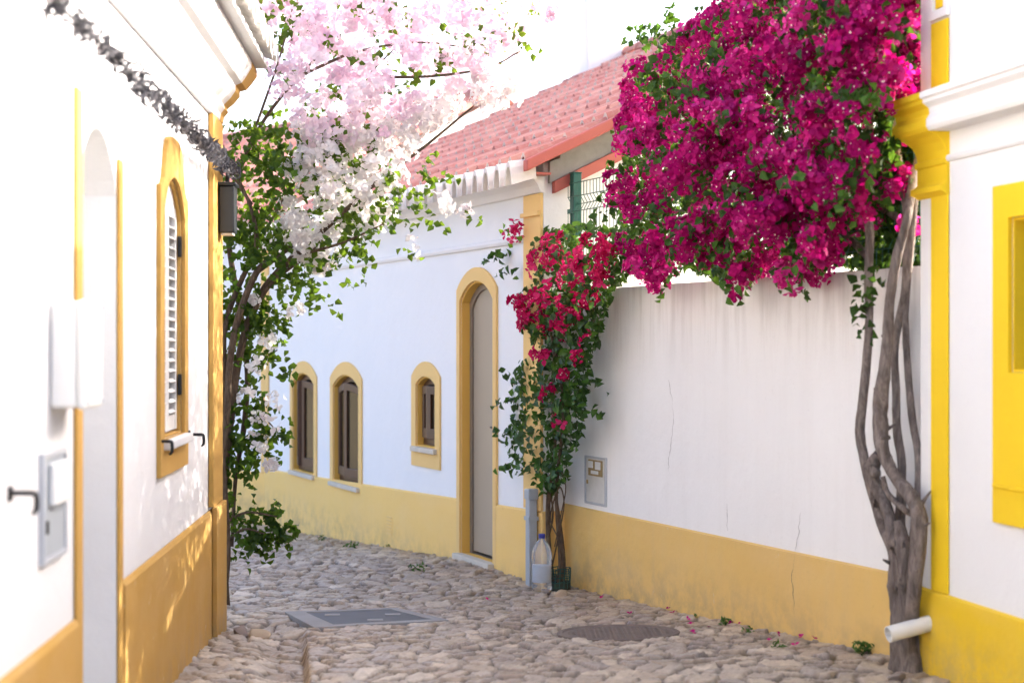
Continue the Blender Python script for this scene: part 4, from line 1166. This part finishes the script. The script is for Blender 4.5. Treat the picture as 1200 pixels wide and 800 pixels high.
C_ = Frame((-1.2, 10.55), (1, -.12), (-.12, -1))           # upright plane through the pale plant, across the lane
def pale_tree():
    base = C_.pt(268, 712, 0.1); base[2] = gz(base[0], base[1])
    t = thing('bougainvillea', 'pale pink and white bougainvillea rising behind the ochre corner and arching over the lane', 'climbing tree', tuple(base))
    P = lambda pts, nn=.0: [C_.pt(x, y, q[0] if q else nn) for x, y, *q in pts]
    st = MB()
    st.tube(P([(268, 725), (265, 690), (263, 640), (262, 590), (266, 530), (272, 470), (280, 420), (292, 375), (312, 335), (345, 300), (390, 260), (440, 215), (500, 170), (560, 120)], .06),
            [.02, .018, .018, .022, .026, .026, .026, .026, .024, .02, .016, .012, .009, .005], 9, wob=.12)
    st.tube(P([(264, 700), (268, 650), (266, 600), (262, 540), (266, 480), (270, 420), (280, 370), (300, 320), (318, 305), (345, 310)], .15), [.012, .013, .014, .018, .022, .022, .022, .02, .016, .01], 8, wob=.12)
    st.tube(P([(272, 640), (276, 560), (286, 500), (290, 440), (284, 380), (275, 330), (268, 280), (272, 240), (285, 190), (310, 140), (350, 90), (400, 40)], -.05), [.01, .014, .018, .018, .018, .018, .017, .016, .014, .012, .009, .005], 8, wob=.1)
    st.tube(P([(262, 600), (258, 520), (262, 440), (264, 380), (282, 330), (300, 290), (296, 250), (280, 210)], .1), [.012, .016, .018, .018, .017, .015, .012, .008], 8, wob=.1)
    st.tube(P([(290, 375), (320, 330), (360, 300), (375, 282)], .1), [.014, .012, .008, .004], 7)
    st.tube(P([(300, 320), (340, 290), (355, 275), (352, 262)], .05), [.014, .012, .008, .004], 7)
    for pts in ([(285, 190), (310, 120), (330, 60), (345, 0)], [(300, 290), (340, 220), (380, 150), (430, 90), (480, 40)], [(345, 300), (400, 285), (450, 262)], [(350, 90), (420, 60), (500, 50), (560, 60)],
                [(430, 90), (500, 90), (570, 80), (610, 60)], [(290, 440), (310, 420), (325, 410)], [(272, 470), (300, 480), (320, 500)], [(268, 610), (290, 600), (325, 605)], [(262, 640), (285, 620), (310, 625)], [(295, 240), (270, 200), (262, 170)]):
        k = len(pts); st.tube(P(pts, RNG.uniform(-.25, .25)), list(np.linspace(.011, .004, k)), 6, wob=.1)
    st.build('stem', BARKD, t, smooth=True)
    outv = C_.n + np.array([.25, 0, .25])
    col = [(256, 332), (300, 322), (322, 352), (318, 400), (324, 440), (312, 480), (322, 515), (296, 552), (264, 592), (256, 560)]
    bun = [(264, 604), (300, 594), (340, 596), (328, 630), (318, 652), (292, 640), (264, 632)]
    mid = [(256, 180), (290, 90), (350, 130), (430, 190), (520, 196), (500, 240), (455, 272), (415, 310), (375, 345), (322, 352), (256, 330)]
    top = [(286, -110), (690, -110), (640, 20), (612, 70), (560, 95), (500, 130), (430, 180), (370, 170), (320, 100), (296, 50)]
    lft = [(258, 190), (285, 120), (330, 150), (350, 220), (340, 290), (300, 320), (258, 330)]
    def gap(px, py): return np.clip(.55 + .6*np.sin(px*.055+.9)*np.sin(py*.06+.4) + .3*np.sin(px*.13-py*.1), .05, 1)
    def sprigs(poly, half, N, k, ln, dens=None, nc=0.0):
        S = sample(poly, C_, nc, half, N, dens=dens)[:, :3]
        D = RNG.normal(0, 1, (N, 3)) + np.array([.4, -.2, 0]); return sprig_points(S, D, k, ln, .018)
    parts = [sprigs(col, .16, 105, 11, .15, nc=.03), sprigs(bun, .10, 30, 12, .12, nc=.06), sprigs(mid, .38, 190, 9, .16, gap), sprigs(lft, .25, 55, 10, .14, gap), sprigs(top, .55, 105, 9, .15, gap)]
    ex = np.array(P([(322, 380), (330, 440), (326, 480), (322, 510), (330, 365), (400, 330), (420, 300), (590, 268), (505, 262), (548, 250), (470, 296), (360, 350), (330, 608), (322, 640)], .05))
    parts.append(sprig_points(ex, np.array([[1, 0, -.2]]*len(ex)) + RNG.normal(0, .3, (len(ex), 3)), 6, .10, .018))
    Pn = np.concatenate(parts)
    T = np.concatenate([RNG.beta(1.3, 3, len(parts[0])), RNG.beta(1.2, 4, len(parts[1])), RNG.beta(1.6, 2.2, len(parts[2])), RNG.beta(1.4, 3, len(parts[3])), RNG.beta(1.6, 2.6, len(parts[4])), RNG.beta(1.5, 2.5, len(parts[5]))])
    leaves(Pn, outv[None] + 0*Pn, .05, 'foliage', LEAF_P, t, tint=T, spread=1.0)
    S = sample(top, C_, 0, .6, 430, dens=lambda x, y: np.clip(gap(x+40, y+25)+.25, .1, 1))
    clusters(S[:, :3], outv[None] + RNG.normal(0, .4, (len(S), 3)), 13, .07, .042, 'pink_blossoms', PINK, t, florets=False)
    wpoly = [(340, 150), (420, 150), (500, 120), (606, 70), (606, 116), (520, 140), (470, 190), (455, 250), (420, 285), (385, 310), (350, 320), (325, 240)]
    S = sample(wpoly, C_, .02, .42, 190, dens=lambda x, y: np.clip(gap(x+60, y)+.2, .1, 1))
    ex = np.array(P([(300, 430), (308, 500), (300, 520), (290, 470), (315, 400), (322, 470), (300, 350), (345, 365), (545, 250), (515, 240), (480, 290), (318, 545)], .1))
    Q = np.concatenate([S[:, :3], ex])
    clusters(Q, outv[None] + RNG.normal(0, .4, (len(Q), 3)), 12, .065, .042, 'white_blossoms', WHITEB, t, florets=False)
pale_tree()

# ------------------------------------------------------------------ things by the climber
def downpipe():
    s = .07
    b = H.P(s, .07, float(gz(*H.P(s, .07, 0)[:2])) )
    t = thing('downpipe', 'short grey square downpipe at the house corner behind the plastic bottle', 'pipe', b)
    MB().box(H, s-.035, s+.035, .03, .09, b[2]-.03, .62).build('pipe', GREYPL, t, bevel=.008)
    c = MB()
    c.box(H, s-.042, s+.042, .024, .096, .42, .445); c.build('clip', GREYPL, t)
    MB().box(H, s-.041, s+.041, .023, .097, .56, .63).build('socket', GREYPL, t, bevel=.006)
downpipe()
def bottle():
    p = W.pt(635, 686, .30); p[2] = gz(p[0], p[1]) + .012
    t = thing('water_bottle', 'large clear plastic water bottle with dark blue cap at the foot of the climber', 'bottle', tuple(p))
    r = .066
    pr = [(.0, 0), (r*.8, .002), (r, .015)]
    for k in range(8): pr += [(r, .03+.022*k), (r*.93, .041+.022*k)]
    pr += [(r, .215), (r, .24), (r*.9, .275), (r*.6, .315), (.02, .335), (.019, .345)]
    MB().lathe(p, pr, 28).build('body', CLEAR, t, smooth=True)
    MB().lathe(p, [(.0, .3455), (.022, .346), (.022, .37), (.02, .374), (0, .375)], 16).build('cap', BLUECAP, t, smooth=False)
    MB().lathe(p, [(r*.90, .06), (r*.915, .061), (r*.915, .17), (r*.90, .171)], 28).build('water_line', simple('faded_label', (.55, .62, .72), .6), t, smooth=True)
bottle()
def guard():
    p = W.pt(655, 680, .16); p[2] = gz(p[0], p[1]) + .004
    t = thing('plant_guard', 'dark green wire mesh collar round the base of the crimson climber', 'plant guard', tuple(p))
    m = MB(); r = .075
    for k in range(16):
        a = 2*math.pi*k/16
        m.tube([p + np.array([math.cos(a)*r, math.sin(a)*r, .02]), p + np.array([math.cos(a+.1)*r*1.04, math.sin(a+.1)*r*1.04, .15])], .003, 5, sub=1)
    for z in (.03, .06, .09, .12, .148):
        ring = [p + np.array([math.cos(2*math.pi*k/20)*r*(1+.02*math.sin(k)), math.sin(2*math.pi*k/20)*r, z+.004*math.sin(k*1.7)]) for k in range(21)]
        m.tube(ring, .003, 5, sub=1)
    m.build('mesh', GREENM, t)
    band = MB()
    band.lathe(p, [(r*1.01, .0), (r*1.03, .0), (r*1.02, .06), (r*1.0, .06)], 20); band.build('band', simple('dark_soil_sleeve', (.035, .045, .03), .8), t)
guard()

def rock(name, x, y, dim, label, group=None, mat=STONE, sink=.3, seed=0):
    rs = np.random.default_rng(seed)
    bm = bmesh.new(); bmesh.ops.create_icosphere(bm, subdivisions=3, radius=1)
    ph = rs.uniform(0, 6, 6); cut = rs.normal(0, 1, (7, 3)); cut /= np.linalg.norm(cut, axis=1, keepdims=True)
    for v in bm.verts:
        c = np.array(v.co)
        for q in cut:
            d = c.dot(q)
            if d > .45: c -= q*(d-.45)*.9
        c *= 1 + .05*math.sin(4*c[0]+ph[0]) + .05*math.sin(5*c[1]+ph[1])
        v.co = Vector(c*np.array(dim))
    z = float(gz(x, y)) + .015 + dim[2]*(1-2*sink)*.6
    me = bpy.data.meshes.new(name); bm.to_mesh(me); bm.free(); me.materials.append(mat)
    me.polygons.foreach_set('use_smooth', [True]*len(me.polygons))
    o = bpy.data.objects.new(name, me); COL.objects.link(o); o.location = (x, y, z); o.rotation_euler = (rs.uniform(-.2, .2), rs.uniform(-.2, .2), rs.uniform(0, 6))
    tag(o, label, 'rock', group)
ROCK1 = simple('tan_stone', (.46, .36, .25), .9, var=.4, scale=8, bump=.5)
ROCK2 = simple('grey_brown_stone', (.26, .21, .18), .9, var=.4, scale=8, bump=.5)
q = W.pt(656, 688, .30); rock('rock', q[0], q[1], (.055, .05, .04), 'tan lump of stone in front of the wire plant collar', mat=ROCK1, seed=2)
q = W.pt(641, 690, .33); rock('rock', q[0], q[1], (.045, .04, .032), 'small grey stone between the bottle and the tan stone', mat=ROCK2, seed=4)
rock('rock', -1.50, 9.42, (.075, .06, .05), 'brown stone against the foot of the ochre corner', mat=ROCK2, seed=8)
rock('rock', -1.38, 9.36, (.06, .05, .045), 'smaller tan stone at the head of the gutter', mat=ROCK1, seed=9)
q = W.pt(1062, 796, .30); rock('rock', q[0]-.04, q[1], (.05, .045, .03), 'flat stone at the foot of the grey trunks', mat=ROCK2, seed=12)
rock('rock', q[0]+.09, q[1]-.12, (.07, .05, .035), 'pale stone by the lemon plinth below the drain pipe', mat=ROCK1, seed=14)

# covers in the road
def covers():
    c4 = [(-1.36, 10.2), (-1.10, 9.50), (-.36, 9.72), (-.70, 10.32)]
    zc = lambda x, y: float(gz(x, y)) + .008
    cen = np.mean(np.array(c4), 0)
    t = thing('utility_cover', 'rectangular dark metal cover in a pale concrete frame set in the cobbles', 'drain cover', (cen[0], cen[1], zc(*cen)))
    CON = plaster('worn_concrete', (.34, .335, .33), .6, (.22, .205, .19))
    def quad(mb, pts, z0, dz, hole=None):
        P4 = np.array(pts)
        V = [(p[0], p[1], zc(*p)+z0) for p in P4]
        if hole is None:
            vs = V + [(a, b, c-dz) for a, b, c in V]
            mb.add(vs, [(0, 1, 2, 3), (7, 6, 5, 4)] + [(i, (i+1) % 4, 4+(i+1) % 4, 4+i) for i in range(4)])
        else:
            Hh = [(p[0], p[1], zc(*p)+z0) for p in hole]
            vs = V + Hh + [(a, b, c-dz) for a, b, c in V] + [(a, b, c-dz) for a, b, c in Hh]
            mb.add(vs, [(i, (i+1) % 4, 4+(i+1) % 4, 4+i) for i in range(4)] + [(i, (i+1) % 4, 8+(i+1) % 4, 8+i) for i in range(4)] + [(4+i, 4+(i+1) % 4, 12+(i+1) % 4, 12+i) for i in range(4)])
    C4 = np.array(c4)
    def lerp(u, v): 
        a = C4[0]*(1-u)+C4[3]*u; b = C4[1]*(1-u)+C4[2]*u
        return a*(1-v)+b*v
    hole = [lerp(.17, .08), lerp(.17, .90), lerp(.92, .90), lerp(.92, .08)]
    f = MB(); quad(f, c4, .012, .09, hole); f.build('frame', CON, t, bevel=.004)
    STEEL = simple('worn_steel_plate', (.085, .085, .095), .5, .4, var=.5, scale=6, bump=.3)
    pl = MB(); quad(pl, [lerp(.178, .09), lerp(.178, .89), lerp(.912, .89), lerp(.912, .09)], .008, .05); plo = pl.build('plate', STEEL, t)
    for (u, v) in ((.3, .3), (.5, .75), (.75, .45)):
        a = lerp(u+.03, v); MB().box(Frame(a, (1, .1), (.1, -1)), -.045, .045, -.03, .03, zc(*a)+.0085, zc(*a)+.0125).build('stud', CON, plo, bevel=.002)
    # round cover
    x, y = .57, 9.15
    t2 = thing('manhole_cover', 'round dark manhole cover almost flush with the cobbles before the garden wall', 'manhole cover', (x, y, float(gz(x, y))))
    m = MB(); prof = [(0, -.05), (.33, -.05), (.33, .006), (.326, .009), (.30, .009), (.297, .005), (0.001, .005)]
    vs = MB().lathe((0, 0, 0), prof, 40)
    off = [(p[0]+x, p[1]+y, p[2]+float(gz(p[0]+x, p[1]+y))) for p in vs.v]
    m.v = off; m.f = vs.f; m.m = vs.m
    MANH = simple('rusty_dark_iron', (.19, .15, .125), .8, .1, var=.6, scale=10, bump=.4)
    mo = m.build('disc', MANH, t2)
    st = MB()
    for i in range(-5, 6):
        for j in range(-5, 6):
            if math.hypot(i, j) < 5.2:
                a, b = x+i*.05, y+j*.05; z = float(gz(a, b))
                st.box(Frame((a, b), (1, 1), (1, -1)), -.014, .014, -.014, .014, z+.0045, z+.008)
    st.build('tread', MANH, mo)
covers()

# weeds along the wall foot, each its own tuft
def weed(x, y, r, k, label, name='weed'):
    z = float(gz(x, y)) + .005
    c = np.array([x, y, z]) + np.concatenate([RNG.normal(0, r*.5, (k, 2)), RNG.uniform(0, r*1.1, (k, 1))], 1)
    V, F, nv = leaf_batch(c, RNG.uniform(.5*r, 1.0*r, k), np.array([[0, -.4, .8]])*np.ones((k, 1)), droop=-.5, aspect=.35)
    o = bpy.data.objects.new(name, None); COL.objects.link(o); o.location = (x, y, z); tag(o, label, 'weed', 'weeds along the foot of the walls')
    np_mesh('leaves', V, F, WEED, o, False, {'tint': np.repeat(RNG.uniform(0, 1, k), nv)})
for px_, py_, n_, r_, k_, lb in ((1010, 770, .06, .05, 40, 'tall green weed between the grey trunks and the pink petals at the wall foot'),
        (912, 733, .30, .028, 26, 'flat weed tuft in the cobbles halfway along the garden wall'), (850, 732, .06, .035, 30, 'small weed against the sand yellow foot of the garden wall'),
        (877, 748, .15, .03, 24, 'low weed just out from the garden wall, right of the small one'), (815, 720, .05, .02, 14, 'tiny dry weed sprig at the garden wall foot')):
    p = W.pt(px_, py_, n_)
    weed(p[0], p[1], r_, k_, lb)
for px_, py_, n_, r_, k_, lb in ((412, 645, .35, .05, 24, 'weed patch among the cobbles below the second arched window'), (488, 668, .55, .05, 22, 'weed patch in the cobbles near the arched door'),
        (378, 634, .2, .04, 18, 'weed at the wall foot below the first arched window'), (455, 640, .03, .03, 16, 'weed at the wall foot under the plinth vent')):
    p = H.pt(px_, py_, n_); weed(p[0], p[1], r_, k_, lb)
# fallen bracts
k = 16
pp = []
while len(pp) < k:
    s_, n_ = random.uniform(.3, 3.6), random.expovariate(4.5) + .02
    if n_ < 1.2: pp.append(W.P(s_, n_, 0))
P = np.array(pp); P[:, 2] = gz(P[:, 0], P[:, 1]) + .03
V, F, nv = bract_batch(P, np.array([[0, 0, 1.]])*np.ones((k, 1)) + RNG.normal(0, .4, (k, 3)), RNG.uniform(.018, .03, k))
fb = np_mesh('fallen_blossoms', V, F, MAGENTA, None, False, {'tint': np.repeat(RNG.uniform(0, 1, k), nv)})
tag(fb, 'scattered fallen magenta bracts on the cobbles along the garden wall foot', 'fallen petals'); kind(fb, 'stuff')

# ------------------------------------------------------------------ light, sky, camera
SUN_AZ = np.array([.88, .36]); SUN_EL = R(26.5)
SUN_AZ = SUN_AZ/np.linalg.norm(SUN_AZ)
sd = Vector((SUN_AZ[0]*math.cos(SUN_EL), SUN_AZ[1]*math.cos(SUN_EL), math.sin(SUN_EL)))
sl = bpy.data.lights.new('sun', 'SUN'); sl.energy = 2.0; sl.angle = R(.53); sl.color = (1, .95, .88)
so = bpy.data.objects.new('sun', sl); COL.objects.link(so); so.location = (8, 6, 10); so.rotation_euler = sd.to_track_quat('Z', 'Y').to_euler()
wd = bpy.data.worlds.new('World'); scene.world = wd; wd.use_nodes = True
nt = wd.node_tree; bg = nt.nodes['Background']
sky = nt.nodes.new('ShaderNodeTexSky'); sky.sky_type = 'NISHITA'; sky.sun_disc = False
sky.sun_elevation = SUN_EL; sky.sun_rotation = math.atan2(SUN_AZ[0], SUN_AZ[1])
sky.dust_density = 6.0; sky.air_density = .6; sky.ozone_density = .3
nt.links.new(sky.outputs[0], bg.inputs[0]); bg.inputs[1].default_value = .15

cd = bpy.data.cameras.new('camera'); cam = bpy.data.objects.new('camera', cd); COL.objects.link(cam)
cam.location = (0, 0, EYE); cam.rotation_euler = (R(90), 0, 0)
cd.sensor_width = 36; cd.lens = FPX/1200*36; cd.shift_y = 4/1200; cd.clip_end = 2000; cd.clip_start = .05
cd.dof.use_dof = True; cd.dof.focus_distance = 10.6; cd.dof.aperture_fstop = 2.0
scene.camera = cam
vs = scene.view_settings
vs.view_transform = 'Standard'; vs.look = 'None'; vs.exposure = 2.8; vs.gamma = 1; vs.use_curve_mapping = False
cy = scene.cycles; cy.max_bounces = 8; cy.diffuse_bounces = 5; cy.transmission_bounces = 6; cy.use_denoising = True
